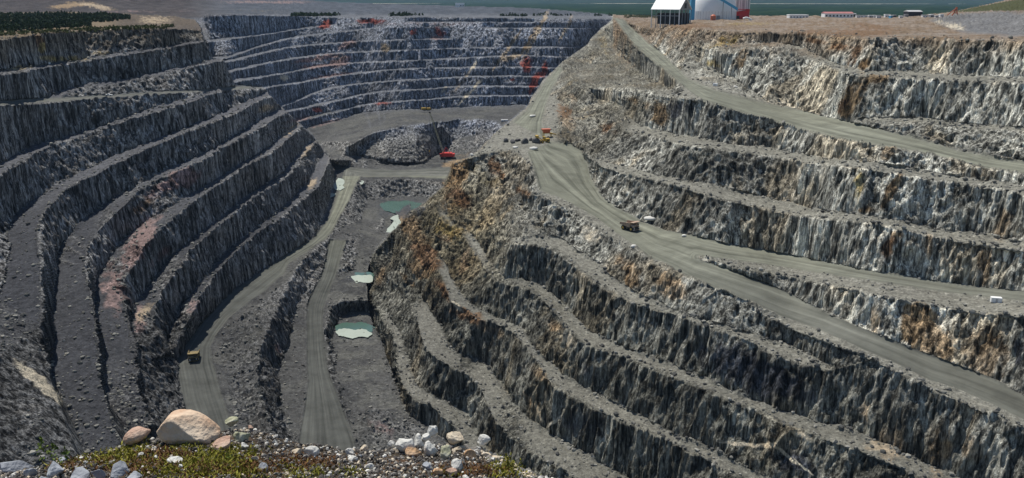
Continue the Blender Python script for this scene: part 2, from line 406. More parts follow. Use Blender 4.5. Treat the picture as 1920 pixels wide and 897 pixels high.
# wedge between the two roads
A.line('612,452,266 598,460,265 575,480,264.5 552,508,264 536,540,263.5 520,575,263 505,605,263 492,640,264 482,690,265 492,745,266 512,800,267 530,860,268 560,960,269', ext=False)
A.line('612,458,268 602,475,272 588,505,277 572,535,281 556,572,284 545,615,287 532,655,289 522,705,290 524,760,291 545,815,292 565,880,293', ext=False)
A.line('470,590,265 450,640,267 448,690,268.5 460,750,270 480,810,271')
R2_l = A.line('618,450,267 612,480,275 602,520,284 588,545,286 578,567,287 575,600,289 575,634,290.5 576,680,291.5 578,714,292 572,760,293 560,830,294 545,960,296', ext=False)
R2_r = A.line('650,452,268.5 640,480,276 630,516,284 620,540,286 613,559,287.5 607,580,288.5 605,602,289.5 608,650,291 614,690,292 621,714,293 640,760,294 665,830,295 700,960,297', ext=False)
# basin 2
A.line('648,500,281 656,484,281 675,474,280 700,468,280')
A.line('650,535,285 652,512,288 664,508,289 690,506,289 705,508,289')
A.line('632,545,286 650,540,286 670,545,286.5 700,545,287')
# basin 3
A.line('612,640,292 611,600,290 618,577,289 640,566,288 670,562,288 700,565,288')
A.line('618,650,298 622,625,301.5 630,600,302 648,588,302 660,583,302 680,583,302 700,592,302')
A.line('618,655,300 640,648,301.6 665,646,301.6 700,640,301.6')
A.line('630,665,299 660,680,298 690,700,298 710,740,297.5 730,790,297')
A.line('635,740,295 650,770,296 680,790,298 740,840,298 800,960,299', ext=False)
A.line('690,760,297 740,780,297 790,800,297')
A.line('625,690,295 636,720,295.5 660,750,297')
# behind the right ridge (seen from the side only)
A.line('860,360,285 900,400,290 850,450,292 800,520,293 780,600,297 790,700,299', ext=False)
A.line('1200,100,110 1100,250,200 1000,300,250', ext=False)
# plateau behind the far rim
A.line('-160,18,d2500 0,18,d2500 120,17,d2500 240,19,d2400 360,22,d2400 500,20,d2400 650,24,d2600 800,24,d2700 960,26,d2700 1068,28,d2600 1180,30,d2500')
A.line('-160,5,d2800 0,7,d2800 100,4,d2750 180,4,d2750 260,9,d2800 360,10,d2800 500,9,d3000 600,10,d3300 700,14,d3400 800,15,d3400 900,16,d3400 987,18,d3400 1068,22,d3300 1180,28,d3200')
A.line('-160,-40,d3300 0,-30,d3300 150,-24,d3200 360,-22,d3300 430,-10,d3400 500,-4,d3500 560,-1,d3600 620,3,d3700 700,6,d3900 800,9,d4000 900,12,d4000 987,14,d4000 1068,20,d3800 1180,27,d3600')

# floor and bench fill hidden behind the near rim
A.line('600,975,297 760,975,299 900,975,300 1000,975,300', ext=False)
B.line('900,930,287 960,985,289', ext=False)
B.line('1240,985,273 1400,1000,260 1600,1010,244 1900,1020,225 2100,1030,215', ext=False)
# ------------------------------------------------------------------ one height grid from the three surveys
STEP = 1.5
SV = 1.25
U = np.arange(-150, 2071, STEP)
V = np.arange(-39, 960, SV)
qa, qb, qc = A.raster(U, V), B.raster(U, V), C.raster(U, V)
GU, GV = np.meshgrid(U, V)
def relax(q, pull, vmax=1000):
    # no rock face may lean outwards: walk up every sight line and push the ground back where it would overhang
    rr = ray(GU, GV)
    hx = np.linalg.norm(rr[..., :2], axis=-1)
    t = -rr[..., 2] / hx
    K = 0.30
    ker = np.exp(-0.5 * (np.arange(-70, 71) / 28.0) ** 2)
    ok = ~np.isnan(q)
    s = np.where(ok, 1 / np.where(ok, q, 1), np.nan)
    Pq = rr * s[..., None]
    dx_, dy_ = np.gradient(Pq, axis=1), np.gradient(Pq, axis=0)
    nn_ = np.cross(dx_, dy_)
    nz_ = np.abs(nn_[..., 2]) / (np.linalg.norm(nn_, axis=-1) + 1e-9)
    nz_ = np.where(np.isnan(nz_), 1, nz_)
    pullw = np.clip((nz_ - 0.5) / 0.2, 0, 1) * np.clip((0.99 - nz_) / 0.01, 0, 1) * pull * (GV > 34)
    for it in range(5):
        D = np.log(s * hx) + np.log(1 + K * np.clip(t, -0.2, 2))
        g = D[:-1] - D[1:]
        e = np.clip(-g, 0, 0.02) * (GV[:-1] > 30) * (GV[:-1] < vmax)
        e[np.isnan(e)] = 0
        if it == 0:
            gg = np.where(np.isnan(g), 0, np.clip(g, 0, 0.01))
            e = e - 0.7 * gg * pullw[:-1]
        E = np.zeros_like(s)
        E[:-1] = np.cumsum(e[::-1], axis=0)[::-1]
        W = ok.astype(float)
        num = np.apply_along_axis(lambda r_: np.convolve(r_, ker, 'same'), 1, E * W)
        den = np.apply_along_axis(lambda r_: np.convolve(r_, ker, 'same'), 1, W)
        Es = num / np.maximum(den, 1e-6)
        s = s * np.exp(Es)
    return 1 / s
GU, GV = np.meshgrid(U, V)
qa, qb, qc = relax(qa, 0.0, 300), relax(qb, np.clip((GU - 1230) / 100, 0, 1)), relax(qc, np.clip((330 - GV) / 60, 0, 1), 560)
def inside(poly, gu=GU, gv=GV):
    P = [tuple(map(float, t.split(',')[:2])) for t in poly.split()] if isinstance(poly, str) else poly
    m = np.zeros(gu.shape, bool)
    n = len(P)
    for i in range(n):
        x1, y1 = P[i][0], P[i][1]
        x2, y2 = P[(i + 1) % n][0], P[(i + 1) % n][1]
        if y1 == y2:
            continue
        c = (y1 > gv) != (y2 > gv)
        m ^= c & (gu < (x2 - x1) * (gv - y1) / (y2 - y1) + x1)
    return m
polyB = '1148,-60 1148,37 1120,60 1100,85 1070,105 1045,125 1020,150 1000,180 985,205 955,228 930,250 905,275 880,297 850,305 843,320 830,350 800,378 770,397 745,425 720,450 700,475 690,505 688,530 690,560 694,590 700,616 715,632 723,661 734,690 742,722 755,760 768,782 800,800 850,840 900,900 965,990 2200,990 2200,-60'
polyC = '-300,27 0,25 120,23 240,26 330,31 365,38 376,50 377,57 385,80 398,108 418,112 440,160 497,166 505,178 530,203 562,232 593,263 620,298 628,335 621,399 610,420 584,450 541,474 509,498 460,531 420,561 380,602 353,642 329,676 335,712 342,752 350,775 365,830 405,990 -300,990'
gu_w = GU + 3.0 * (vnoise(np.stack([GU.ravel() / 14, GV.ravel() / 14, GU.ravel() * 0], -1), 5).reshape(GU.shape) - 0.5)
gv_w = GV + 3.0 * (vnoise(np.stack([GU.ravel() / 14, GV.ravel() / 14, GU.ravel() * 0 + 9], -1), 6).reshape(GU.shape) - 0.5)
mB, mC = inside(polyB, gu_w, gv_w), inside(polyC, gu_w, gv_w)
q = np.where(mB, qb, np.where(mC, qc, qa))
for alt in (qa, qb, qc):
    q = np.where(np.isnan(q), alt, q)
top = np.interp(U, [-160, 500, 560, 620, 700, 800, 900, 987, 1068, 1148, 1240, 1420, 1700, 1780, 1850, 1920, 2080],
                [-40, -4, -1, 3, 6, 9, 12, 14, 20, 27, 30, 29, 30, 23, 8, -8, -30])
valid = ~np.isnan(q) & (GV >= top[None, :]) & (q > 1 / 9000.)
print('grid', q.shape, 'nan', np.isnan(q).mean())
q = np.where(valid, q, np.nan)
# ------------------------------------------------------------------ surveyed grid -> displaced rock surface
HH, WW = q.shape
qf = np.where(valid, q, 0.001)
P = ray(GU, GV) / qf[..., None]
def box(a, k):
    """separable box blur of radius k (nan-free arrays)"""
    n = 2 * k + 1
    for ax in (0, 1):
        pad = [(0, 0)] * a.ndim
        pad[ax] = (k + 1, k)
        c = np.cumsum(np.pad(a, pad, mode='edge'), axis=ax)
        if ax == 0:
            a = (c[n:] - c[:-n]) / n
        else:
            a = (c[:, n:] - c[:, :-n]) / n
    return a
def normals(P):
    dx = np.gradient(P, axis=1)
    dy = np.gradient(P, axis=0)
    n = np.cross(dx, dy)
    n /= np.linalg.norm(n, axis=-1, keepdims=True) + 1e-9
    s = np.sign((n * P).sum(-1))
    return n * (-s[..., None])
Nb = normals(P)
def sst(a, b, x):
    t = np.clip((x - a) / (b - a), 0, 1)
    return t * t * (3 - 2 * t)
face0 = 1 - sst(0.86, 0.985, np.abs(Nb[..., 2]))
face = np.clip(box(face0, 1), 0, 1)
Nf = box(Nb, 3)
Nf[..., 2] *= 0.35
Nf /= np.linalg.norm(Nf, axis=-1, keepdims=True) + 1e-6
dist = 1 / qf
cell = dist * STEP / F_PX          # metres between neighbouring vertices across the line of sight

def poly_between(a, b):
    return [(p[0], p[1]) for p in a] + [(p[0], p[1]) for p in reversed(b)]
def polyline_dist(Q, gu, gv):
    d = np.full(gu.shape, 1e9)
    for i in range(len(Q) - 1):
        x1, y1, x2, y2 = Q[i][0], Q[i][1], Q[i + 1][0], Q[i + 1][1]
        L2 = (x2 - x1) ** 2 + (y2 - y1) ** 2 + 1e-9
        t = np.clip(((gu - x1) * (x2 - x1) + (gv - y1) * (y2 - y1)) / L2, 0, 1)
        d = np.minimum(d, np.hypot(gu - x1 - t * (x2 - x1), gv - y1 - t * (y2 - y1)))
    return d
road = np.zeros_like(q)
lat = np.zeros_like(q)
roads = [(R1_in, R1_out, mB), (MR_in, [p for p in MR_out], mB), (RF_l, RF_r, mB), (P0_in, P0_out, mC),
         (CW_in, CW_out, ~mB & ~mC), (RL_l, RL_r, ~mB & ~mC), (R2_l, R2_r, ~mB & ~mC)]
island = inside(poly_between(BR_out, MR_mid))
for k, (a, b, m) in enumerate(roads):
    ins = inside(poly_between(a, b)) & m
    if k == 1:
        ins &= ~island
    idx = np.nonzero(ins)
    da = polyline_dist(a, GU[idx], GV[idx])
    db = polyline_dist(b, GU[idx], GV[idx])
    if k == 1:
        db = np.minimum(db, polyline_dist(BR_out[:2] + BR_out, GU[idx], GV[idx]) * 3)
    road[idx] = 1
    lat[idx] = k * 3.1 + da / (da + db + 1e-6)
road_hard = road > 0.5
road = np.clip(box(road, 1), 0, 1)
rough_zone = box((inside('1150,40 1185,60 1285,165 1262,174 1090,166 1230,190 1215,236 1180,232 1118,300 1040,262 1060,170 1050,120 1100,85') & mB).astype(float), 4)
rough_zone = np.maximum(rough_zone, box((inside('880,292 985,288 1010,360 1100,430 985,450 880,440 840,500 700,560 690,480 800,380') & mB).astype(float), 4) * (0.15 + 0.85 * (1 - sst(0.975, 0.995, np.abs(Nb[..., 2])))))
rough_zone = np.maximum(rough_zone, 0.8 * box((inside('1200,60 1330,56 1480,92 1560,128 1500,200 1390,180 1290,140') & mB).astype(float), 4))
rough_zone = np.maximum(rough_zone, 0.75 * box((inside('600,462 590,500 560,535 545,600 528,660 520,720 530,810 470,810 440,760 425,690 405,655 430,612 500,560 545,520') & ~mB & ~mC).astype(float), 3))
rough_zone = np.maximum(rough_zone, 0.6 * box((inside('690,765 735,775 790,800 830,850 660,850 670,800') & ~mB & ~mC).astype(float), 3))
face = np.maximum(face, rough_zone * (0.6 + 0.35 * (1 - sst(0.9, 0.995, np.abs(Nb[..., 2])))))
face *= (1 - road)
near_face = np.clip(box(face, 4) * 1.6 - face * 0.6, 0, 1) * (1 - road)

Pn = P.reshape(-1, 3)
def fld(f):
    return f.reshape(HH, WW)
def P3(sx, sz):
    return Pn * np.array([sx, sx, sz])
def lod(size):
    return np.clip(size / (cell * 1.8), 0, 1) ** 1.0
warp = fbm(P3(1 / 30., 1 / 40.), 2, 40)[:, None] * np.array([[6.0, 5.0, 0.0]])
Pw = Pn + warp
def Pw3(sx, sz):
    return Pw * np.array([sx, sx, sz])
big = fld(fbm(P3(1 / 42., 1 / 60.), 3, 1))
flute = fld(vnoise(Pw3(1 / 7.0, 1 / 120.), 11))
flute2 = fld(vnoise(Pw3(1 / 3.0, 1 / 50.), 12))
block = fld(fbm(P3(1 / 5., 1 / 11.), 3, 13, 0.6))
fine = fld(vnoise(P3(1 / 1.6, 1 / 5.), 14)) - 0.5
blast = sst(0.35, 0.65, fld(vnoise(P3(1 / 90., 1 / 70.), 15)))   # where the drill-hole flutes are crisp
dn = face * (big * 3.2 + (1 - np.abs(flute * 2 - 1)) * 3.4 * (0.35 + 0.65 * blast) * lod(8)
             + (flute2 - 0.5) * 3.2 * lod(3.4) + block * (0.8 + 1.0 * (1 - blast)) * lod(5) + fine * 1.2 * lod(1.6)) - face * 1.4
rub = fld(fbm(P3(1 / 6., 1 / 6.), 3, 21, 0.6))
dz = (1 - road) * (1 - face) * (rub * 1.1 * lod(6) * (0.5 + near_face * 1.4) + fine * 0.9 * lod(1.6) * (0.5 + near_face * 1.3))
bench_mask = (1 - face) * (1 - road)
# safety berm: a low windrow of muck along the outer edge of benches and roads (outer edge = a face starts just below it)
below = np.zeros_like(face)
below[:-3] = face[3:]
above_ = np.zeros_like(face)
above_[3:] = face[:-3]
berm = np.clip(below - above_, 0, 1) * (1 - face) * (Nb[..., 2] > 0.8)
dz += box(berm, 1) * (1.1 + rub * 2.0)
rb = np.clip(box(road_hard.astype(float), 2) * 3.2, 0, 1) * (1 - road) * (Nb[..., 2] > 0.9)
dz += rb * (0.9 + rub * 1.0) * (dist < 1300)
talus = np.clip(above_ - below, 0, 1) * (1 - face) * (1 - road)
dz += box(talus, 1) * (1.2 + rub * 2.4)
dz += rough_zone * (1 - road) * (big * 5.0 + block * 2.5 * lod(5) + fine * 1.5)
dz += road * (fld(fbm(P3(1 / 14., 1 / 14.), 2, 23)) * 0.25)
jump = np.zeros_like(q)
jl = np.abs(np.log(qf[:, 1:] / qf[:, :-1])) > 0.06
jump[:, 1:] += jl
jump[:, :-1] += jl
jv = np.abs(np.log(qf[1:] / qf[:-1])) > 0.12
jump[1:] += jv
jump[:-1] += jv
calm = 1 - np.clip(box(np.clip(jump, 0, 1), 1) * 1.2, 0, 1) * 0.8
far_ground = sst(2.2, 1.2, np.where(valid, dist, 0) / 1000.) if False else 1 - sst(1900, 2600, dist)
nearslope = 1 - 0.62 * box(inside('-300,600 60,640 95,700 200,760 330,800 360,990 -300,990').astype(float), 6)
dn = dn * nearslope
P2 = P + Nf * (dn * calm * far_ground)[..., None]
site_lumps = fld(fbm(P3(1 / 22., 1 / 22.), 4, 62, 0.65)) * 2.6 * (mB & (GV < 74) & (GU > 1165)) * (1 - road)
P2[..., 2] += site_lumps * box((GV < 66).astype(float), 2)
dump_lumps = fld(fbm(P3(1 / 30., 1 / 30.), 4, 63, 0.7)) * 6.0 * box(inside('1740,38 1790,27 1850,22 2080,18 2080,66 1900,62 1800,52').astype(float), 3) * mB
P2[..., 2] += dump_lumps
far_lumps = fld(fbm(P3(1 / 75., 1 / 75.), 4, 61, 0.6)) * 5.0 * sst(1750, 2500, dist) * (GV < 34)
P2[..., 2] += dz * calm * far_ground + far_lumps * calm
# ---- base colours of rock and muck by area, darker in the left half
def col(r, g, b):
    return np.array([r, g, b])
def mixc(c, d, m):
    return c * (1 - m[..., None]) + d * m[..., None]
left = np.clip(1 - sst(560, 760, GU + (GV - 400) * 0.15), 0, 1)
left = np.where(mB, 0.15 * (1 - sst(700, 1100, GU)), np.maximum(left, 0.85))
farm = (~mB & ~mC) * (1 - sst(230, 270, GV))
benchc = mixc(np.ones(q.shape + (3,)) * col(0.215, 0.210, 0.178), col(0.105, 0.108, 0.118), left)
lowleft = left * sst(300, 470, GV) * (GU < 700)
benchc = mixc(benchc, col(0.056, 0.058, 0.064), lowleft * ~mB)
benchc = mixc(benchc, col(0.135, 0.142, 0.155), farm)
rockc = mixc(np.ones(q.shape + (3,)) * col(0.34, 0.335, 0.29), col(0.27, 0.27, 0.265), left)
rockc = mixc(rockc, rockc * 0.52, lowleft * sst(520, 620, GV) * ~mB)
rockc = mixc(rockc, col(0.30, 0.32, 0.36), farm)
nz1 = fld(fbm(P3(1 / 25., 1 / 25.), 4, 31))
nz2 = fld(fbm(P3(1 / 9., 1 / 14.), 4, 32, 0.65))
n60 = fld(fbm(P3(1 / 70., 1 / 70.), 3, 33))
# paler rock high on the right wall, darker and wetter rock low down
hi = mB * sst(0.15, 0.75, (GU - 1050) / 870. + (430 - GV) / 430. * 0.6 + n60 * 0.35)
rockc = mixc(rockc, rockc * 1.5, hi)
lo = mB * sst(0.0, 1.0, (GV - 420 - (GU - 1000) * 0.38) / 160. + n60 * 0.5)
rockc = mixc(rockc, rockc * col(0.62, 0.62, 0.60), lo)
benchc = mixc(benchc, benchc * col(0.82, 0.82, 0.82), lo)
ridge_brown = mB * np.exp(-(((GU - 850) / 110.) ** 2 + ((GV - 430) / 120.) ** 2) ** 2)
rockc = mixc(rockc, rockc * col(0.92, 0.80, 0.58), ridge_brown * 0.8)
ridge_top = box((inside('1150,40 1185,60 1285,165 1262,174 1090,166 1230,190 1215,236 1180,232 1118,300 1040,262 1060,170 1050,120 1100,85') & mB).astype(float), 5)
rt = ridge_top * (0.5 + 0.5 * sst(-0.2, 0.3, nz1))
benchc = mixc(benchc, col(0.12, 0.112, 0.088), rt)
rockc = mixc(rockc, col(0.20, 0.185, 0.14), rt * 0.8)
# brown weathered overburden round the rim of the right wall
rimR = mB * (GU > 1150) * (1 - sst(60, 112, GV + nz1 * 34 - (GU - 1400) * 0.02))
brown = col(0.205, 0.142, 0.088) + (sst(-0.3, 0.4, nz1 + nz2 * 0.6))[..., None] * col(0.045, 0.06, 0.075) - (sst(0.1, 0.5, -nz2))[..., None] * col(0.07, 0.05, 0.035)
benchc = benchc * (1 - (rimR * 0.85)[..., None]) + brown * (rimR * 0.85)[..., None]
rockc = mixc(rockc, col(0.27, 0.185, 0.11), rimR * 0.75)
rimC = mC * (GU > -200) * (GV > 44) * (1 - sst(88, 130, GV + nz1 * 25 + GU * 0.08))
rockc = mixc(rockc, col(0.20, 0.165, 0.115), rimC * 0.7)
benchc = mixc(benchc, col(0.20, 0.15, 0.09), mC * (1 - sst(70, 84, GV + GU * 0.08)) * 0.8)
benchc = mixc(benchc, (1 + 0.5 * nz2)[..., None] * col(0.10, 0.082, 0.066), mC * (GV < 60) * sst(190, 235, GU) * 0.85)
# floor of the pit: greenish grey silt
floorm = (~mB & ~mC) * sst(196, 214, GV + (GU - 800) * 0.04)
benchc = mixc(benchc, col(0.080, 0.080, 0.077), floorm * 0.9)
patch = sst(-0.1, 0.35, fld(fbm(P3(1 / 35., 1 / 35.), 5, 36, 0.65)))
benchc = mixc(benchc, col(0.125, 0.125, 0.113), floorm * patch * 0.7)
benchc = mixc(benchc, col(0.045, 0.046, 0.048), floorm * sst(0.15, 0.45, fld(fbm(P3(1 / 22., 1 / 22.), 4, 37, 0.6))) * 0.7)
# plateaus far away
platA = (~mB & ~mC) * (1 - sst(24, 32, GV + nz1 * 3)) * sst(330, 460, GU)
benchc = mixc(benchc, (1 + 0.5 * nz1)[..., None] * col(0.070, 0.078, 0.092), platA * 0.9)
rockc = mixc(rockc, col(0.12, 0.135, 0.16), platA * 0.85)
dumpC = (~mB & ~mC) * (1 - sst(30, 40, GV)) * (1 - sst(330, 460, GU))
benchc = mixc(benchc, (1 + 0.6 * nz1)[..., None] * col(0.058, 0.050, 0.048), dumpC * 0.95)
rockc = mixc(rockc, col(0.11, 0.10, 0.105), dumpC * 0.9)
gdump = mB * inside('1740,38 1790,27 1850,24 2080,18 2080,70 1900,68 1800,60')
benchc = mixc(benchc, col(0.165, 0.165, 0.165), box(gdump.astype(float), 2))
rockc = mixc(rockc, col(0.165, 0.165, 0.165), box(gdump.astype(float), 2))
ghill = mB * inside('1785,23 1850,10 1920,-3 2080,-30 2080,14 1920,19 1850,22')
benchc = mixc(benchc, col(0.055, 0.065, 0.025), ghill * 0.9)
rockc = mixc(rockc, col(0.055, 0.065, 0.025), ghill * 0.9)

# stains and veins of coloured rock: centre u, v, radii along / across, angle, colour, strength
RUST, OCHRE, PINK, RED, CREAM, YELL, BUFF, COAL = (0.21, 0.132, 0.078), (0.31, 0.225, 0.135), (0.30, 0.215, 0.20), (0.36, 0.10, 0.075), (0.62, 0.55, 0.42), (0.36, 0.28, 0.12), (0.45, 0.36, 0.25), (0.07, 0.075, 0.085)
stains = [
 (1600, 185, 48, 22, -58, OCHRE, 1.5), (1640, 150, 30, 10, -5, OCHRE, 1.3), (1580, 200, 22, 9, -60, RUST, 1.2),
 (1600, 105, 26, 10, -70, RUST, 1.2), (1620, 120, 22, 8, -60, OCHRE, 1.1), (1530, 78, 26, 7, 5, RUST, 1.0), (1575, 90, 30, 8, 0, RUST, .9),
 (1360, 80, 36, 12, -25, YELL, 1.0), (1390, 115, 34, 12, -60, OCHRE, .8), (1340, 122, 22, 9, 0, YELL, .7), (1300, 50, 60, 8, 0, RUST, .8),
 (1237, 215, 26, 15, 90, OCHRE, 1.4), (1190, 190, 14, 8, 0, OCHRE, .7), (1215, 200, 12, 10, 0, BUFF, .7),
 (1665, 288, 20, 12, -55, BUFF, 1.5), (1672, 360, 42, 10, -62, OCHRE, 1.5), (1612, 352, 40, 10, 92, YELL, .9), (1625, 395, 24, 8, 0, OCHRE, .7),
 (1668, 465, 36, 12, -62, RUST, 1.2), (1740, 460, 26, 10, 95, BUFF, 1.0), (1680, 440, 20, 8, 0, OCHRE, .8), (1880, 420, 34, 20, 95, BUFF, 1.0), (1845, 500, 40, 15, 95, BUFF, .9),
 (1720, 612, 45, 34, 80, OCHRE, 1.5), (1760, 640, 40, 40, 80, BUFF, 1.0), (1850, 660, 60, 40, 80, BUFF, 1.1), (1640, 600, 40, 16, 95, BUFF, .9), (1905, 660, 36, 10, 88, COAL, 1.3),
 (1260, 540, 36, 22, 30, BUFF, 1.1), (1180, 500, 40, 16, 40, BUFF, .9), (1110, 440, 24, 18, 40, CREAM, .7), (1190, 525, 24, 16, 60, OCHRE, .9),
 (1660, 830, 60, 36, 20, BUFF, .8), (1760, 840, 70, 26, 95, OCHRE, .7), (1620, 780, 14, 36, 0, BUFF, .8), (1820, 840, 40, 30, 60, BUFF, .7),
 (1070, 640, 20, 14, 30, CREAM, .8), (1040, 612, 24, 10, 40, BUFF, .9), (1010, 700, 26, 12, 50, BUFF, .8),
 (855, 345, 24, 60, 20, OCHRE, 1.2), (865, 372, 26, 15, 20, RUST, 1.3), (850, 310, 20, 10, 0, OCHRE, 1.2), (930, 315, 34, 14, 60, RUST, .9), (985, 360, 22, 10, 50, RUST, 1.1), (985, 352, 14, 8, 50, CREAM, .9), (900, 330, 60, 20, 30, YELL, .5),
 (780, 440, 50, 20, 60, OCHRE, 1.3), (800, 485, 36, 18, 40, RUST, 1.5), (790, 505, 26, 14, 30, OCHRE, 1.2), (760, 425, 22, 14, 60, OCHRE, 1.0), (840, 430, 40, 22, 30, YELL, .9), (835, 450, 20, 12, 0, RUST, .6),
 (870, 490, 28, 7, -70, BUFF, 1.3), (830, 545, 26, 9, 70, RUST, 1.2), (875, 592, 36, 14, 20, RUST, 1.3), (855, 575, 14, 7, 60, CREAM, 1.0), (715, 515, 22, 6, -70, BUFF, 1.1), (765, 525, 20, 6, 50, OCHRE, 1.0), (920, 620, 40, 12, 20, BUFF, .7),
 (1060, 215, 26, 14, 60, RUST, 1.0), (1065, 235, 20, 16, 60, BUFF, .9), (1140, 240, 14, 16, 80, RUST, .9), (1075, 190, 20, 10, 60, BUFF, .6),
 (1130, 80, 40, 10, 70, YELL, .5), (1170, 110, 46, 12, 40, BUFF, .5), (1100, 150, 40, 20, 20, BUFF, .4),
 (325, 345, 60, 17, -26, PINK, 1.5), (270, 390, 30, 16, -40, RUST, .7), (262, 455, 60, 20, -58, PINK, 1.5), (215, 545, 60, 26, 85, PINK, .9), (300, 480, 40, 10, -50, PINK, .6),
 (262, 600, 34, 10, 95, PINK, 1.2), (270, 590, 30, 16, -60, BUFF, .8), (360, 575, 16, 9, -60, PINK, .9), (520, 655, 12, 7, 60, PINK, .9),
 (72, 82, 18, 8, 60, RUST, 1.6), (76, 92, 8, 10, 0, YELL, 1.5), (95, 85, 10, 20, 0, RUST, .5), (120, 110, 60, 8, 0, YELL, .8), (180, 100, 40, 8, 0, YELL, .6), (40, 128, 50, 8, -10, YELL, .6),
 (500, 204, 22, 8, -20, BUFF, .9), (545, 245, 30, 7, -40, BUFF, .8), (575, 285, 26, 8, -50, BUFF, .8), (585, 345, 14, 7, -45, BUFF, 1.1),
 (611, 46, 13, 7, -30, RED, 1.6), (695, 40, 30, 5, 0, RED, 1.2), (775, 60, 6, 8, 90, RED, 1.0), (825, 62, 12, 9, 60, RED, 1.2), (820, 72, 16, 5, 0, PINK, 1.0),
 (595, 110, 50, 5, -10, PINK, 1.5), (600, 124, 44, 4, -5, PINK, 1.5), (640, 115, 24, 9, -20, PINK, 1.6), (650, 85, 20, 7, -20, PINK, 1.2), (620, 142, 50, 3, -8, PINK, 1.2), (532, 146, 9, 7, 0, CREAM, 1.1),
 (594, 206, 10, 6, 0, RED, 1.1), (720, 195, 22, 4, 0, RED, .8), (722, 90, 8, 9, -50, BUFF, 1.3), (560, 225, 30, 5, -10, PINK, .9), (610, 232, 40, 4, -14, PINK, .8),
 (988, 118, 11, 12, 90, RED, 1.6), (987, 130, 10, 8, 90, RED, 1.3), (1021, 130, 6, 14, 10, RED, 1.9), (1002, 155, 7, 20, 18, RED, 1.9), (996, 165, 4, 12, 10, RED, 1.8), (961, 150, 4, 3, 0, RED, 1.5), (1010, 143, 22, 5, -40, RED, 1.2),
 (1005, 65, 60, 5, -62, BUFF, 1.2), (990, 80, 40, 4, -62, OCHRE, 1.2), (950, 95, 60, 4, -55, BUFF, 1.0), (885, 130, 22, 3, -55, CREAM, 1.3), (890, 165, 26, 3, -50, CREAM, 1.3), (870, 185, 20, 3, -50, CREAM, 1.1), (960, 108, 26, 6, -20, BUFF, 1.1), (1060, 55, 40, 5, -62, BUFF, .8), (930, 60, 60, 16, -30, BUFF, .35), (870, 150, 50, 3, -50, BUFF, .7), (835, 165, 12, 4, -60, CREAM, .9), (1080, 80, 50, 14, -50, YELL, .35),
 (800, 45, 220, 5, 0, PINK, .5), (480, 20, 90, 6, 2, YELL, .35), (410, 55, 70, 5, 0, PINK, .4), (450, 62, 24, 4, 0, PINK, .5),
 (135, 10, 42, 5, -5, OCHRE, 1.7), (180, 12, 40, 5, 10, BUFF, 1.0), (290, 38, 40, 9, 0, BUFF, .8), (500, 4, 100, 3, 0, PINK, .9), (250, 22, 90, 3, 0, PINK, .5), (340, 20, 60, 8, 0, PINK, .35),
 (1585, 62, 120, 9, 0, RUST, 1.0), (1640, 52, 80, 8, 5, RUST, .8), (1400, 45, 80, 3, 0, YELL, .6), (1790, 50, 26, 6, 10, CREAM, .9), (1760, 42, 16, 5, 0, CREAM, .7),
 (712, 805, 34, 16, 30, PINK, .6), (1400, 690, 120, 44, 24, COAL, 1.0), (1480, 720, 90, 30, 24, COAL, .9), (1490, 870, 60, 24, 30, COAL, 1.0), (1090, 800, 60, 40, 30, COAL, .6), (1110, 700, 50, 25, 50, COAL, .6), (1270, 205, 24, 26, 60, COAL, .9), (1225, 115, 0.1, 0.1, 0, COAL, 0),
 (755, 392, 70, 26, 0, COAL, .8), (680, 520, 42, 18, 0, COAL, .8), (664, 622, 50, 20, 0, COAL, .8), (1400, 833, 48, 3.5, 6, CREAM, 1.9), (1468, 848, 34, 3, 42, CREAM, 1.9), (1505, 878, 24, 1.8, 48, CREAM, 1.6), (1440, 834, 22, 5, -10, CREAM, 1.7), (1500, 815, 30, 6, 25, CREAM, .9),
 (1040, 790, 22, 3, -40, CREAM, 1.2), (1010, 775, 26, 3, 70, CREAM, 1.1), (988, 752, 20, 4, 70, BUFF, 1.0),
 (72, 716, 52, 11, 42, CREAM, 2.4), (104, 742, 24, 7, 55, CREAM, 1.8),
]
warpu = fld(fbm(P3(1 / 10., 1 / 10.), 3, 51, 0.6))
warpv = fld(fbm(P3(1 / 10., 1 / 10.), 3, 52, 0.6))
px_m = F_PX * qf
streakv = fld(fbm(Pw * np.array([1 / 3.5, 1 / 3.5, 1 / 30.]), 3, 39, 0.6)) + 0.5
pale = np.zeros_like(q)
for (cu, cv, ra, rb, ang, c, s_) in stains:
    if s_ == 0:
        continue
    Rm = max(ra, rb) * 1.8 + 6
    i0, i1 = max(0, int((cu - Rm - U[0]) / STEP)), min(WW, int((cu + Rm - U[0]) / STEP) + 1)
    j0, j1 = max(0, int((cv - Rm - V[0]) / SV)), min(HH, int((cv + Rm - V[0]) / SV) + 1)
    if i1 <= i0 or j1 <= j0:
        continue
    sl = (slice(j0, j1), slice(i0, i1))
    k = min(ra, rb) * 0.55 + 1.0
    x = GU[sl] - cu + warpu[sl] * k
    y = GV[sl] - cv + warpv[sl] * k
    ca, sa = math.cos(R(ang)), math.sin(R(ang))
    a_ = (x * ca + y * sa) / ra
    b_ = (-x * sa + y * ca) / rb
    m = np.exp(-(a_ * a_ + b_ * b_) ** 1.3 * 1.1) * s_
    m = sst(0.22, 0.78, m * (0.55 + 0.5 * nz2[sl] + 0.55 * streakv[sl])) * (1 - road[sl])
    rockc[sl] = mixc(rockc[sl], np.array(c), m)
    benchc[sl] = mixc(benchc[sl], np.array(c) * 0.9, m * 0.85)
    pale[sl] = np.maximum(pale[sl], m * (c in (CREAM,)))
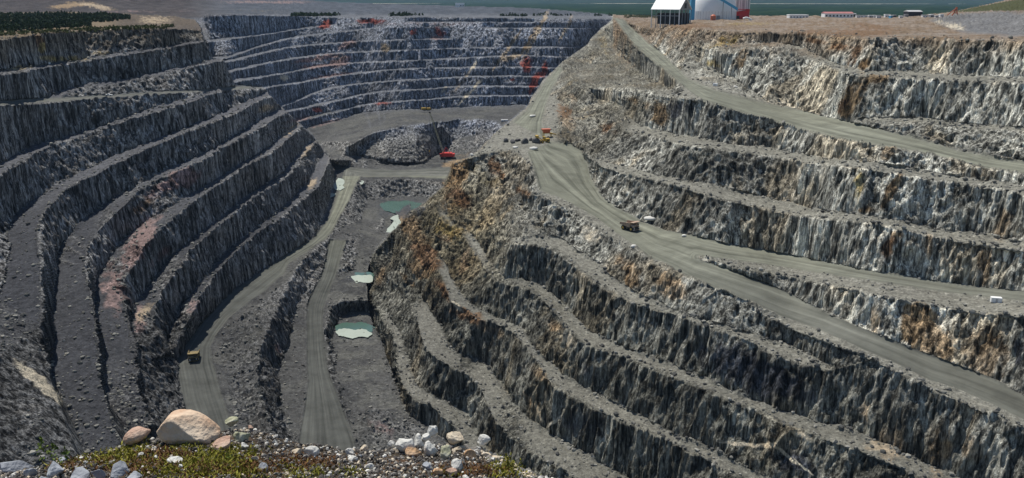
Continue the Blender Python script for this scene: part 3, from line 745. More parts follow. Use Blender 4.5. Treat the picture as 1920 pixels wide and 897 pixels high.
# graded roads: separate colour, darker on the left and lower down
roadt = mixc(np.ones(q.shape + (3,)) * col(0.185, 0.190, 0.150), col(0.135, 0.138, 0.122), ((~mB) & (GV < 330)).astype(float))
roadt = mixc(roadt, col(0.083, 0.086, 0.078), ((~mB) * sst(330, 560, GV)))
roadt = mixc(roadt, col(0.135, 0.138, 0.118), mB * sst(420, 620, GV))
# general mottling of the rock itself
panel = sst(-0.25, 0.3, fld(fbm(Pw * np.array([1 / 24., 1 / 24., 1 / 70.]), 3, 38, 0.55)))
panel = np.where(mB, panel, 0.35 + 0.5 * panel)
mott = (1 + 0.30 * nz1 + 0.22 * n60) * (0.58 + 0.54 * panel)
rockc *= np.clip(mott, 0.4, 1.7)[..., None]
warm = sst(0.05, 0.45, fld(fbm(P3(1 / 28., 1 / 80.), 3, 35)))
rockc = mixc(rockc, rockc * col(1.22, 1.0, 0.74), warm * np.where(mB, 0.5, 0.15))
benchc *= (1 + 0.16 * nz1)[..., None]
# ---- mesh objects sharing one material
idxv = -np.ones((HH, WW), np.int64)
quad_ok = valid[:-1, :-1] & valid[1:, :-1] & valid[:-1, 1:] & valid[1:, 1:]
plateau_cls = (GV < 30) | (mC & (GV < 56 + 16 * (1 - sst(0, 160, GU)))) | (mB & (GV < 58) & (GU > 1165))
floor_cls = (~mB & ~mC) & (GV > 262) & (face < 0.3)
cls = np.zeros((HH, WW), int)
cls[plateau_cls] = 1
cls[floor_cls] = 3
cls[road_hard] = 2
qc_ = cls[:-1, :-1]
terrain_mat, nt, b = newmat('blasted_rock')
def add_surface(name, k):
    sel = quad_ok & (qc_ == k)
    J, I = np.nonzero(sel)
    a = J * WW + I
    quads = np.stack([a, a + WW, a + WW + 1, a + 1], -1)
    used, inv = np.unique(quads, return_inverse=True)
    inv = inv.reshape(quads.shape)
    me = bpy.data.meshes.new(name)
    me.vertices.add(len(used))
    me.vertices.foreach_set('co', P2.reshape(-1, 3)[used].astype(np.float32).ravel())
    nq = len(quads)
    me.loops.add(nq * 4)
    me.polygons.add(nq)
    me.loops.foreach_set('vertex_index', inv.astype(np.int32).ravel())
    me.polygons.foreach_set('loop_start', np.arange(0, nq * 4, 4, dtype=np.int32))
    me.polygons.foreach_set('loop_total', np.full(nq, 4, np.int32))
    me.update(calc_edges=True)
    me.polygons.foreach_set('use_smooth', np.ones(nq, bool))
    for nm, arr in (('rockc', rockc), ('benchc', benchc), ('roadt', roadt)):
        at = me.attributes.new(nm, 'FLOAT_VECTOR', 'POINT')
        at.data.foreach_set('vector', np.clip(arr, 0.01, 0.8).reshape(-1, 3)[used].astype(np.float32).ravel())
    for nm, arr in (('face', face), ('road', road), ('lat', lat), ('pale', pale), ('near', near_face)):
        at = me.attributes.new(nm, 'FLOAT', 'POINT')
        at.data.foreach_set('value', arr.reshape(-1)[used].astype(np.float32))
    me.materials.append(terrain_mat)
    o = bpy.data.objects.new(name, me)
    COL.objects.link(o)
    o['kind'] = 'structure'
    return o
add_surface('terrain', 0)
add_surface('ground', 1)
add_surface('road', 2)
add_surface('pit_floor', 3)

# ---- the rock material
def L(a, bb):
    nt.links.new(a, bb)
geo = N(nt, 'ShaderNodeNewGeometry')
def attr(nm):
    n = N(nt, 'ShaderNodeAttribute')
    n.attribute_name = nm
    return n
aR, aB, aF, aRd, aL, aP, aNr = attr('rockc'), attr('benchc'), attr('face'), attr('road'), attr('lat'), attr('pale'), attr('near')
def mapped(sx, sy, sz):
    m = N(nt, 'ShaderNodeVectorMath', operation='MULTIPLY')
    L(geo.outputs['Position'], m.inputs[0])
    m.inputs[1].default_value = (sx, sy, sz)
    return m.outputs[0]
def noise(vec, detail=5, rough=0.6, dist_=0.0):
    n = N(nt, 'ShaderNodeTexNoise', i_Scale=1.0, i_Detail=detail, i_Roughness=rough, i_Distortion=dist_)
    L(vec, n.inputs['Vector'])
    return n.outputs['Fac']
def ramp(src, stops):
    r_ = N(nt, 'ShaderNodeValToRGB')
    e = r_.color_ramp.elements
    while len(e) < len(stops):
        e.new(0.5)
    for i, (p, c) in enumerate(stops):
        e[i].position = p
        e[i].color = (c, c, c, 1) if not hasattr(c, '__len__') else (*c, 1)
    L(src, r_.inputs[0])
    return r_.outputs[0]
def math_(op, a, bb=None, clamp=False):
    m = N(nt, 'ShaderNodeMath', operation=op)
    m.use_clamp = clamp
    for i, x in enumerate((a, bb)):
        if x is None:
            continue
        if isinstance(x, (int, float)):
            m.inputs[i].default_value = x
        else:
            L(x, m.inputs[i])
    return m.outputs[0]
def mixrgb(f, a, bb, mode='MIX'):
    m = N(nt, 'ShaderNodeMix')
    m.data_type = 'RGBA'
    m.blend_type = mode
    for s_, x in ((m.inputs[0], f), (m.inputs[6], a), (m.inputs[7], bb)):
        if isinstance(x, (int, float)):
            s_.default_value = x
        elif isinstance(x, tuple):
            s_.default_value = (*x, 1)
        else:
            L(x, s_)
    return m.outputs[2]
streak = noise(mapped(0.30, 0.30, 0.022), 7, 0.62, 0.2)
streakf = noise(mapped(0.95, 0.95, 0.07), 5, 0.65, 0.1)
streak_c = math_('ADD', math_('MULTIPLY', streak, 0.6), math_('MULTIPLY', streakf, 0.4))
sv = ramp(streak_c, [(0.40, 0.08), (0.47, 0.34), (0.53, 1.0), (0.61, 2.1)])
grit = noise(mapped(1.1, 1.1, 1.1), 5, 0.75)
gv_ = ramp(grit, [(0.32, 0.62), (0.5, 1.0), (0.66, 1.5)])
gritv = noise(mapped(1.4, 1.4, 0.3), 4, 0.7)
gr_ = ramp(gritv, [(0.33, 0.5), (0.5, 1.0), (0.66, 1.6)])
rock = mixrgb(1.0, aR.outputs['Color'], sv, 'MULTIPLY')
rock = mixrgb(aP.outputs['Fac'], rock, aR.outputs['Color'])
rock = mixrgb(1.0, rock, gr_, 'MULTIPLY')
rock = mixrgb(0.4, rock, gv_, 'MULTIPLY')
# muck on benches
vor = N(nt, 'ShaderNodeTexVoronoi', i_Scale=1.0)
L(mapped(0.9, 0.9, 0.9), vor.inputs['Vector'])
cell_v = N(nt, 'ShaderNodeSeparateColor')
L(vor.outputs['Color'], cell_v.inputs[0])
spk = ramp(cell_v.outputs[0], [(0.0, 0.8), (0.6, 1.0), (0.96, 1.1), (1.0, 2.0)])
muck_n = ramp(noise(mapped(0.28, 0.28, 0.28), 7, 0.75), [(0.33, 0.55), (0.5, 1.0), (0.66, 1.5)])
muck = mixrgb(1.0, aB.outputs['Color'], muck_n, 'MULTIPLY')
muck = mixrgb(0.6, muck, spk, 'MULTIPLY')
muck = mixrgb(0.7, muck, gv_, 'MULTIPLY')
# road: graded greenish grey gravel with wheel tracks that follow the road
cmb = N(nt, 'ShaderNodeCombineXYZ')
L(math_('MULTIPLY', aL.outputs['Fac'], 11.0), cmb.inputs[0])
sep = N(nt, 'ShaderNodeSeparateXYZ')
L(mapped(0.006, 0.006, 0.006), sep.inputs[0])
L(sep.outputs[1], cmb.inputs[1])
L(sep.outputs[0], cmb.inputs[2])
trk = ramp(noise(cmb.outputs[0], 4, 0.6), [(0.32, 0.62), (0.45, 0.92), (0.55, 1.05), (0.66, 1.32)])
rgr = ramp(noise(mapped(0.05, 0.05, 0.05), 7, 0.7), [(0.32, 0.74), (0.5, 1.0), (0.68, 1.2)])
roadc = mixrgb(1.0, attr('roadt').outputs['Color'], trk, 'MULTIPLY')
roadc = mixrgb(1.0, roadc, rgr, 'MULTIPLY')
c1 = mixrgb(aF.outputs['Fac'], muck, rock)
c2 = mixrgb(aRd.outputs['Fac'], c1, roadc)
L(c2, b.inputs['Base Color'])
b.inputs['Roughness'].default_value = 1.0
b.inputs['Specular IOR Level'].default_value = 0.06
hgt = math_('ADD', math_('MULTIPLY', streak_c, 2.2), math_('ADD', math_('MULTIPLY', grit, 0.25), math_('MULTIPLY', gritv, 0.5)))
hgt = math_('MULTIPLY', hgt, aF.outputs['Fac'])
h2 = math_('MULTIPLY', math_('ADD', grit, math_('MULTIPLY', vor.outputs['Distance'], -0.4)), math_('SUBTRACT', 1.0, aRd.outputs['Fac'], True))
hgt = math_('ADD', hgt, math_('MULTIPLY', h2, 0.5))
bp = N(nt, 'ShaderNodeBump', i_Strength=0.9, i_Distance=1.6)
L(hgt, bp.inputs['Height'])
L(bp.outputs[0], b.inputs['Normal'])
# ------------------------------------------------------------------ placing helpers
def gp(u, v):
    """point of the built ground seen at photo pixel u, v"""
    i = (u - U[0]) / STEP
    j = (v - V[0]) / SV
    i0, j0 = int(i), int(j)
    fi, fj = i - i0, j - j0
    a = P2[j0, i0] * (1 - fi) * (1 - fj) + P2[j0, i0 + 1] * fi * (1 - fj) + P2[j0 + 1, i0] * (1 - fi) * fj + P2[j0 + 1, i0 + 1] * fi * fj
    return Vector(a)
def ppm(p):
    """photo pixels per metre at a point"""
    return F_PX / (p.y * ct - p.z * st)
def link(name, me, mat, parent=None):
    o = bpy.data.objects.new(name, me)
    COL.objects.link(o)
    if mat is not None and not me.materials:
        me.materials.append(mat)
    if parent is not None:
        o.parent = parent
    return o
def tag(o, label=None, cat=None, group=None, kind=None):
    if label:
        o['label'] = label
    if cat:
        o['category'] = cat
    if group:
        o['group'] = group
    if kind:
        o['kind'] = kind
    return o
def empty(name, loc, rz=0.0, label=None, cat=None, group=None):
    o = bpy.data.objects.new(name, None)
    COL.objects.link(o)
    o.location = loc
    o.rotation_euler = (0, 0, rz)
    o.empty_display_size = 1
    return tag(o, label, cat, group)
class MB:
    def __init__(self):
        self.bm = bmesh.new()
    def hull(self, top, bot):
        """prism between two rings of equal length"""
        n = len(top)
        a = [self.bm.verts.new(p) for p in bot]
        b_ = [self.bm.verts.new(p) for p in top]
        for i in range(n):
            k = (i + 1) % n
            self.bm.faces.new((a[i], a[k], b_[k], b_[i]))
        self.bm.faces.new(list(reversed(a)))
        self.bm.faces.new(b_)
        return self
    def box(self, x0, x1, y0, y1, z0, z1, tx=0.0, ty=0.0):
        return self.hull([(x0 + tx, y0 + ty, z1), (x1 - tx, y0 + ty, z1), (x1 - tx, y1 - ty, z1), (x0 + tx, y1 - ty, z1)],
                         [(x0, y0, z0), (x1, y0, z0), (x1, y1, z0), (x0, y1, z0)])
    def bar(self, p, q_, r_, n=6, r2=None):
        p, q_ = Vector(p), Vector(q_)
        d = (q_ - p).normalized()
        u_ = d.orthogonal().normalized()
        v_ = d.cross(u_)
        r2 = r_ if r2 is None else r2
        def ring(c, rr):
            return [c + (u_ * math.cos(2 * math.pi * i / n) + v_ * math.sin(2 * math.pi * i / n)) * rr for i in range(n)]
        return self.hull(ring(q_, r2), ring(p, r_))
    def build(self, name, mat, parent=None, bevel=0.0, smooth=False):
        bmesh.ops.recalc_face_normals(self.bm, faces=self.bm.faces)
        if bevel:
            bmesh.ops.bevel(self.bm, geom=list(self.bm.edges), offset=bevel, segments=1, affect='EDGES', clamp_overlap=True)
        me = bpy.data.meshes.new(name)
        self.bm.to_mesh(me)
        self.bm.free()
        if smooth:
            me.polygons.foreach_set('use_smooth', [True] * len(me.polygons))
        return link(name, me, mat, parent)
def copy_tree(o, parent=None):
    c = o.copy()
    COL.objects.link(c)
    if parent is not None:
        c.parent = parent
    for ch in [x for x in bpy.data.objects if x.parent is o]:
        copy_tree(ch, c)
    return c
rnd = random.Random(7)

M = {}
M['white'] = noise_mat('white_sheet_metal', [(0.84, 0.84, 0.82), (0.90, 0.90, 0.88)], 0.3, 0.5)
M['grey_metal'] = noise_mat('grey_sheet_metal', [(0.22, 0.23, 0.24), (0.32, 0.33, 0.34)], 0.4, 0.6)
M['pale_grey'] = noise_mat('pale_concrete', [(0.42, 0.42, 0.43), (0.55, 0.54, 0.53)], 0.1, 0.8)
M['dark'] = noise_mat('dark_steel', [(0.015, 0.015, 0.017), (0.035, 0.035, 0.038)], 1.0, 0.6)
M['blue'] = noise_mat('blue_cladding', [(0.08, 0.34, 0.56), (0.10, 0.40, 0.62)], 0.2, 0.5)
M['red'] = noise_mat('red_cladding', [(0.38, 0.02, 0.025), (0.50, 0.04, 0.04)], 0.2, 0.5)
M['orange'] = noise_mat('orange_paint', [(0.50, 0.12, 0.06), (0.58, 0.18, 0.09)], 0.3, 0.5)
M['yellow'] = noise_mat('dusty_yellow_paint', [(0.52, 0.33, 0.05), (0.62, 0.42, 0.10)], 0.6, 0.55)
M['tan'] = noise_mat('dusty_tan_paint', [(0.34, 0.24, 0.17), (0.48, 0.36, 0.26)], 0.6, 0.6)
M['glass'] = noise_mat('dark_window_glass', [(0.02, 0.025, 0.03), (0.04, 0.045, 0.05)], 0.5, 0.12)
M['tyre'] = noise_mat('dusty_rubber', [(0.02, 0.02, 0.02), (0.05, 0.048, 0.045)], 2.0, 0.9)
M['pinkroof'] = noise_mat('faded_red_roof', [(0.36, 0.14, 0.13), (0.42, 0.19, 0.18)], 0.1, 0.8)
M['machine_red'] = noise_mat('machine_red_paint', [(0.50, 0.035, 0.03), (0.60, 0.06, 0.05)], 0.3, 0.5)
M['boom_pale'] = noise_mat('pale_boom_paint', [(0.42, 0.40, 0.26), (0.52, 0.50, 0.36)], 0.3, 0.6)
M['khaki'] = noise_mat('dusty_khaki_paint', [(0.12, 0.09, 0.04), (0.30, 0.23, 0.10)], 0.8, 0.7)

# ------------------------------------------------------------------ water and pale ice or silt sheets in the pit
def water_mat(name, c, rough=0.12, spec=0.5, bump=0.05):
    m, nt_, b_ = newmat(name)
    tc = N(nt_, 'ShaderNodeNewGeometry')
    n1 = N(nt_, 'ShaderNodeTexNoise', i_Scale=0.06, i_Detail=4.0)
    nt_.links.new(tc.outputs['Position'], n1.inputs['Vector'])
    mx = N(nt_, 'ShaderNodeMix')
    mx.data_type = 'RGBA'
    mx.inputs[6].default_value = (*[x * 0.75 for x in c], 1)
    mx.inputs[7].default_value = (*[min(1, x * 1.2) for x in c], 1)
    nt_.links.new(n1.outputs['Fac'], mx.inputs[0])
    nt_.links.new(mx.outputs[2], b_.inputs['Base Color'])
    b_.inputs['Roughness'].default_value = rough
    b_.inputs['Specular IOR Level'].default_value = spec
    n2 = N(nt_, 'ShaderNodeTexNoise', i_Scale=0.8, i_Detail=3.0)
    nt_.links.new(tc.outputs['Position'], n2.inputs['Vector'])
    bp_ = N(nt_, 'ShaderNodeBump', i_Strength=bump, i_Distance=0.1)
    nt_.links.new(n2.outputs['Fac'], bp_.inputs['Height'])
    nt_.links.new(bp_.outputs[0], b_.inputs['Normal'])
    return m
M['water'] = water_mat('green_pit_water', (0.07, 0.13, 0.10), 0.25)
M['silt'] = water_mat('pale_silt_crust', (0.36, 0.41, 0.35), 0.6, 0.3)
def sheet(name, poly, lift, mat, up=None, jag=1.6, flat=False):
    """level patch draped at the mean height of the ground under it"""
    pts = [tuple(map(float, t.split(','))) for t in poly.split()]
    fine = []
    n = len(pts)
    rr = random.Random(int(pts[0][0] * 7))
    for i in range(n):
        a, c = pts[i], pts[(i + 1) % n]
        k = max(1, int(math.hypot(a[0] - c[0], a[1] - c[1]) / 3))
        for j in range(k):
            t = j / k
            fine.append((a[0] + (c[0] - a[0]) * t + rr.uniform(-jag, jag), a[1] + (c[1] - a[1]) * t + rr.uniform(-jag, jag) * 0.4))
    zs = sorted(gp(*p).z for p in fine)
    z = (up if up is not None else zs[int(len(zs) * 0.3)]) + lift
    bm = bmesh.new()
    vs_ = []
    for p in fine:
        r_ = ray(*p)
        vs_.append(bm.verts.new(r_ * (z / r_[2])))
    bm.faces.new(vs_)
    bmesh.ops.recalc_face_normals(bm, faces=bm.faces)
    bmesh.ops.triangulate(bm, faces=bm.faces)
    me = bpy.data.meshes.new(name)
    bm.to_mesh(me)
    bm.free()
    o = link(name, me, mat)
    o['kind'] = 'structure'
    return z
z1 = sheet('water', '706,388 716,381 730,377 748,378 765,376 780,380 800,382 826,384 822,402 800,404 770,405 748,402 733,398 720,395', 0.6, M['water'])
sheet('ice', '736,406 744,403 752,405 764,402 800,406 800,430 770,433 748,437 738,436 722,436 727,429 734,422 738,414 732,410', 0.9, M['silt'], z1)
z2 = sheet('water', '654,513 664,510 680,512 692,510 702,513 700,522 690,527 672,526 656,522', 0.7, M['water'])
sheet('ice', '657,519 668,516 680,517 694,515 700,519 698,528 688,531 676,529 664,531 656,526', 0.75, M['silt'], z2)
z3 = sheet('water', '627,612 637,607 648,605 664,606 680,604 692,608 703,614 698,622 680,626 650,624 632,621', 0.7, M['water'])
sheet('ice', '629,621 638,617 650,616 664,619 678,617 690,620 699,627 690,633 676,631 660,635 645,631 636,630', 0.75, M['silt'], z3)
sheet('ice', '624,352 628,342 635,334 643,336 647,342 641,348 645,352 638,357 630,356', 0.7, M['silt'])
sheet('ice', '616,367 622,363 629,363 626,368 619,371', 0.6, M['silt'])
sheet('ice', '671,341 677,339 683,340 681,345 676,347', 0.8, M['silt'])

# ------------------------------------------------------------------ forest plain to the horizon and far hills
def polar_grid(name, r0, r1, nr, a0, a1, na, hf, mat, kind):
    rs = np.geomspace(r0, r1, nr)
    az = np.linspace(R(a0), R(a1), na)
    RR, AA = np.meshgrid(rs, az, indexing='ij')
    X, Y = RR * np.sin(AA), RR * np.cos(AA)
    pts = np.stack([X, Y, hf(X, Y, RR, AA)], -1).reshape(-1, 3)
    J, I = np.meshgrid(np.arange(nr - 1), np.arange(na - 1), indexing='ij')
    a = (J * na + I).ravel()
    quads = np.stack([a, a + 1, a + na + 1, a + na], -1)
    me = bpy.data.meshes.new(name)
    me.from_pydata(pts.tolist(), [], quads.tolist())
    o = link(name, me, mat)
    if kind:
        o['kind'] = kind
    return o
M['forest'] = noise_mat('far_forest', [(0.006, 0.018, 0.012), (0.014, 0.034, 0.018), (0.030, 0.050, 0.024)], 0.004, 1.0, spec=0.0)
def hf(X, Y, RR, AA):
    p = np.stack([X.ravel() / 90, Y.ravel() / 90, X.ravel() * 0], -1)
    p2 = np.stack([X.ravel() / 2500, Y.ravel() / 2500, X.ravel() * 0 + 3], -1)
    return (-74 + fbm(p, 4, 71, 0.7) * 7 + fbm(p2, 2, 72) * 9).reshape(X.shape)
f_ = polar_grid('forest', 3200, 15000, 170, -34, 34, 520, hf, M['forest'], 'stuff')
tag(f_, 'dark green forest plain stretching from the mine to the horizon', 'forest')
def hh_(X, Y, RR, AA):
    p = np.stack([X.ravel() / 5200, Y.ravel() / 5200, X.ravel() * 0 + 8], -1)
    t = sst(15000, 21000, RR)
    return (-70 + t * (95 + 150 * fbm(p, 3, 74).reshape(X.shape)))
polar_grid('hills', 14600, 23000, 20, -34, 34, 200, hh_, M['forest'], 'structure')
# ------------------------------------------------------------------ buildings on the rim plateau
def fit(u, v, pxw, pxh):
    """point on the ground at pixel, and metres for a pixel size there"""
    p = gp(u, v)
    k = ppm(p)
    return p, pxw / k, pxh / k
# open-sided shed with a white gable roof
p = gp(1273, 47)
k = ppm(p)
t = empty('open_shed', p, R(-40), 'white roofed open shed on tall white posts at the edge of the brown rim', 'shed')
Ls, Ws, He, Hr = 42 / k / 0.70, 31 / k / 0.72, 28 / k, 50 / k
# local axes: -x runs along the long side (towards left and back), +y runs along the gable side (right and back)
def shed_mb():
    return MB()
m = shed_mb()
e_ = 1.2
m.hull([(e_, -e_, He), (e_, Ws / 2, Hr), (-Ls - e_, Ws / 2, Hr), (-Ls - e_, -e_, He)],
       [(e_, -e_, He - .7), (e_, Ws / 2, Hr - .7), (-Ls - e_, Ws / 2, Hr - .7), (-Ls - e_, -e_, He - .7)])
m.hull([(e_, Ws + e_, He), (-Ls - e_, Ws + e_, He), (-Ls - e_, Ws / 2 + .02, Hr), (e_, Ws / 2 + .02, Hr)],
       [(e_, Ws + e_, He - .7), (-Ls - e_, Ws + e_, He - .7), (-Ls - e_, Ws / 2 + .02, Hr - .7), (e_, Ws / 2 + .02, Hr - .7)])
roof = m.build('roof', M['white'], t)
m = MB()
m.hull([(-Ls * .50, Ws * .20 - .2, He + (Hr - He) * .42), (-Ls * .42, Ws * .20 - .2, He + (Hr - He) * .42), (-Ls * .42, Ws * .33, He + (Hr - He) * .68), (-Ls * .50, Ws * .33, He + (Hr - He) * .68)],
       [(-Ls * .50, Ws * .20, He + (Hr - He) * .36), (-Ls * .42, Ws * .20, He + (Hr - He) * .36), (-Ls * .42, Ws * .33, He + (Hr - He) * .62), (-Ls * .50, Ws * .33, He + (Hr - He) * .62)])
m.build('skylight', M['grey_metal'], roof)
m = MB()
m.hull([(-.3, .3, He - .8), (-.3, Ws / 2, Hr - 1), (-.3, Ws - .3, He - .8)], [(-.9, .3, He - .8), (-.9, Ws / 2, Hr - 1), (-.9, Ws - .3, He - .8)])
m.build('gable_wall', M['grey_metal'], t)
MB().box(-.25, .2, Ws * .42, Ws * .60, He + 1.5, He + (Hr - He) * .5).build('window', M['dark'], t)
MB().box(-Ls + 3, -1.2, Ws * .35, Ws - .5, 0.2, He * .75).build('inner_wall', M['dark'], t)
for i in range(7):
    x = -Ls * i / 6
    for y in (0, Ws):
        MB().box(x - .9 if i == 0 and y == 0 else x - .45, x + .45, y - .5, y + .5, -5, He - .7).build('post', M['white'] if (y == 0 and i % 2 == 0) else M['grey_metal'], t)
for j in (1, 2, 3):
    MB().box(-.45, .45, Ws * j / 4 - .4, Ws * j / 4 + .4, -5, He - .7).build('post', M['grey_metal'], t)
MB().box(-Ls, .3, -.3, .3, He * .55, He * .60).build('rail', M['grey_metal'], t)

# big round white storage dome
p = gp(1345, 37)
k = ppm(p)
t = empty('storage_dome', p + Vector((0, 38 / k, -1)), 0, 'big round white storage dome behind the open shed with a blue chute across it', 'dome')
rd = 43 / k
prof = [(1.0, 0), (1.0, 16 / k), (0.97, 26 / k), (0.88, 40 / k), (0.72, 53 / k), (0.5, 64 / k), (0.25, 71 / k), (0.04, 74 / k)]
for sct in range(2):
    bm = bmesh.new()
    pr_ = prof[:2] if sct == 0 else prof[1:]
    rings = []
    for f_, z_ in pr_:
        rings.append([bm.verts.new((rd * f_ * math.cos(2 * math.pi * i / 48), rd * f_ * math.sin(2 * math.pi * i / 48), z_)) for i in range(48)])
    for a_, b_ in zip(rings, rings[1:]):
        for i in range(48):
            bm.faces.new((a_[i], a_[(i + 1) % 48], b_[(i + 1) % 48], b_[i]))
    if sct:
        bm.faces.new(rings[-1])
    me = bpy.data.meshes.new('dome')
    bm.to_mesh(me)
    bm.free()
    me.polygons.foreach_set('use_smooth', [True] * len(me.polygons))
    part_ = link('wall' if sct == 0 else 'dome_roof', me, M['white'], t)
for i in range(24):
    a_ = math.pi * (1 + i / 24)
    c_ = (math.cos(a_), math.sin(a_))
    MB().bar((c_[0] * (rd + .15), c_[1] * (rd + .15), 0), (c_[0] * (rd + .15), c_[1] * (rd + .15), 16 / k), .25, 5).build('rib', M['pale_grey'], t)
MB().box(-3, 3, -rd - 1.2, -rd + 1, 0.2, 8).build('door', M['grey_metal'], t)
# blue stair tower between shed and hall
p2 = gp(1300, 38)
k2 = ppm(p2)
m = MB()
m.box(-4 / k2, 4 / k2, 0, 8, -1, 50 / k2)
o = m.build('stair_tower', M['blue'], None)
o.location = p2 + Vector((0, 9, 0))
tag(o, 'narrow light blue tower squeezed between the open shed and the white dome', 'tower')
# blue conveyor gallery down to the red building
m = MB()
pa = Vector((p.x + (1342 - 1345) / k, p.y - 8, p.z + 40 / k))
pb = Vector((p.x + (1378 - 1345) / k, p.y - 14, p.z + 19 / k))
t = empty('conveyor', pb, 0, 'sloping bright blue conveyor gallery leading down to the red building', 'conveyor')
d_ = pa - pb
m.hull([Vector((0, -2.0, 2.4)), Vector((0, 2.0, 2.4)), d_ + Vector((0, 2.0, 2.4)), d_ + Vector((0, -2.0, 2.4))],
       [Vector((0, -2.0, -2.4)), Vector((0, 2.0, -2.4)), d_ + Vector((0, 2.0, -2.4)), d_ + Vector((0, -2.0, -2.4))])
m.build('gallery', M['blue'], t)
for f_k in (0.3, 0.75):
    q_ = d_ * f_k
    MB().bar((q_.x, 0, -(pb.z - p.z) - 2), (q_.x, 0, q_.z - 2.3), .6).build('trestle_leg', M['grey_metal'], t)
# silo
ps = gp(1396, 36)
k = ppm(ps)
t = empty('silo', ps + Vector((0, 30, -1)), 0, 'wide pale grey ribbed silo to the right of the white dome', 'silo')
m = MB()
m.bar((0, 0, 0), (0, 0, 52 / k), 15 / k, 40)
body = m.build('silo_wall', M['pale_grey'], t)
for i in range(24):
    a = 2 * math.pi * i / 24
    MB().box(-.4, .4, -.4, .4, 0, 52 / k).build('rib', M['white'] if i % 3 else M['grey_metal'], t).location = (math.cos(a) * (15 / k + .1), math.sin(a) * (15 / k + .1), 0)
# red building
pr = gp(1388, 36)
k = ppm(pr)
t = empty('red_building', pr + Vector((0, -2, -.8)), R(6), 'low dark red building with a sloping roof at the foot of the silo', 'building')
a = 14 / k
m = MB()
m.hull([(-a, -5, 13 / k), (a * 1.05, -5, 18 / k), (a * 1.05, 9, 18 / k), (-a, 9, 13 / k)], [(-a, -5, 0), (a, -5, 0), (a, 9, 0), (-a, 9, 0)])
m.build('wall', M['red'], t)
MB().box(-a * .7, -a * .3, -5.4, -5.02, .5, 7 / k).build('door', M['dark'], t)
MB().box(-a * 1.02, a * 1.1, -5.8, 9.6, 18.1 / k, 19.2 / k).build('roof', M['red'], t)
# orange round tank, orange cabin, white bent duct
pt = gp(1336, 38)
k = ppm(pt)
t = empty('tank', pt + Vector((0, -4, -.5)), 0, 'orange red round tank standing in front of the white dome', 'tank')
m = MB()
m.bar((0, 0, 0), (0, 0, 9 / k), 5 / k, 20)
m.bar((0, 0, 9 / k), (0, 0, 11.5 / k), 5 / k, 20, 1.5 / k)
m.build('tank_shell', M['orange'], t)
MB().box(-.3, .3, -5 / k - .5, -5 / k + .1, 0, 8 / k).build('ladder', M['grey_metal'], t)
pt = gp(1368, 37)
t = empty('cabin', pt + Vector((0, -5, -.5)), 0, 'small orange cabin just left of the red building', 'cabin')
MB().box(-3.4, 3.4, -2, 2, 0, 4.2).build('wall', M['orange'], t)
MB().box(-3.8, 3.8, -2.4, 2.4, 4.2, 4.7).build('roof', M['red'], t)
pt = gp(1398, 38)
m = MB()
pts_ = [Vector((-7, 0, 3.2)), Vector((-4, 0, 4.8)), Vector((0, 0, 4.9)), Vector((4, 0, 3.4)), Vector((8, 0, 1.0))]
for i in range(4):
    m.bar(pts_[i], pts_[i + 1], 1.7, 10)
m.bar((-4, 0, -2), (-4, 0, 4.5), .5)
m.bar((4, 0, -2), (4, 0, 3), .5)
o = m.build('duct', M['white'])
o.location = pt + Vector((0, -10, 0))
tag(o, 'fat white bent duct lying in front of the red building', 'duct')

# far plant buildings
def hut(name, u, v, pw, ph, depth, wallm, roofm, label, cat, group=None, pitched=True, win=0):
    p = gp(u, v)
    k = ppm(p)
    w_, h_ = pw / k, ph / k
    t = empty(name, p + Vector((0, 0, -.6)), R(rnd.uniform(-8, 8)), label, cat, group)
    MB().box(-w_ / 2, w_ / 2, 0, depth, 0, h_ * .75).build('wall', wallm, t)
    m = MB()
    if pitched:
        m.hull([(-w_ / 2 - .6, depth / 2, h_), (w_ / 2 + .6, depth / 2, h_), (w_ / 2 + .6, depth / 2 + .1, h_), (-w_ / 2 - .6, depth / 2 + .1, h_)],
               [(-w_ / 2 - .6, -.8, h_ * .75), (w_ / 2 + .6, -.8, h_ * .75), (w_ / 2 + .6, depth + .8, h_ * .75), (-w_ / 2 - .6, depth + .8, h_ * .75)])
    else:
        m.box(-w_ / 2 - .4, w_ / 2 + .4, -.4, depth + .4, h_ * .75, h_)
    m.build('roof', roofm, t)
    for i in range(win):
        x = -w_ / 2 + w_ * (i + .5) / win
        MB().box(x - w_ / win * .22, x + w_ / win * .22, -.15, .05, h_ * .22, h_ * .5).build('window', M['glass'], t)
    return t
hut('long_building', 1498, 34, 35, 7, 24, M['white'], M['white'], 'long low bright white building standing alone on the far plateau', 'building', None, False, 6)
hut('plant_building', 1573, 33, 52, 11, 34, M['white'], M['pinkroof'], 'long building with a faded red roof on the far right plateau', 'building', None, True, 8)
hut('far_building', 862, 13, 17, 7, 40, M['white'], M['white'], 'wide white building far beyond the pit near the skyline', 'building', None, False, 4)
hut('far_building', 856, 14, 5, 4, 30, M['white'], M['pale_grey'], 'tiny white block beside the wide white building beyond the pit', 'building', None, False)
hut('dark_hall', 1716, 31, 26, 11, 30, M['dark'], M['pale_grey'], 'dark hall with a pale roof among the parked vehicles on the far right', 'hall', None, True, 4)
hut('small_hut', 1601, 32, 8, 7, 10, M['dark'], M['grey_metal'], 'small dark hut at the right end of the red roofed building', 'hut')
sp = [(1620, 'white', 15), (1634, 'pale_grey', 9), (1648, 'white', 8), (1664, 'white', 9), (1678, 'dark', 5), (1690, 'white', 6), (1735, 'white', 10), (1748, 'grey_metal', 6), (1757, 'pale_grey', 5), (1766, 'white', 6), (1610, 'white', 7), (1672, 'blue', 4), (1700, 'grey_metal', 6), (1640, 'white', 5)]
words = {'white': 'white', 'pale_grey': 'pale grey', 'dark': 'dark', 'grey_metal': 'grey', 'blue': 'blue'}
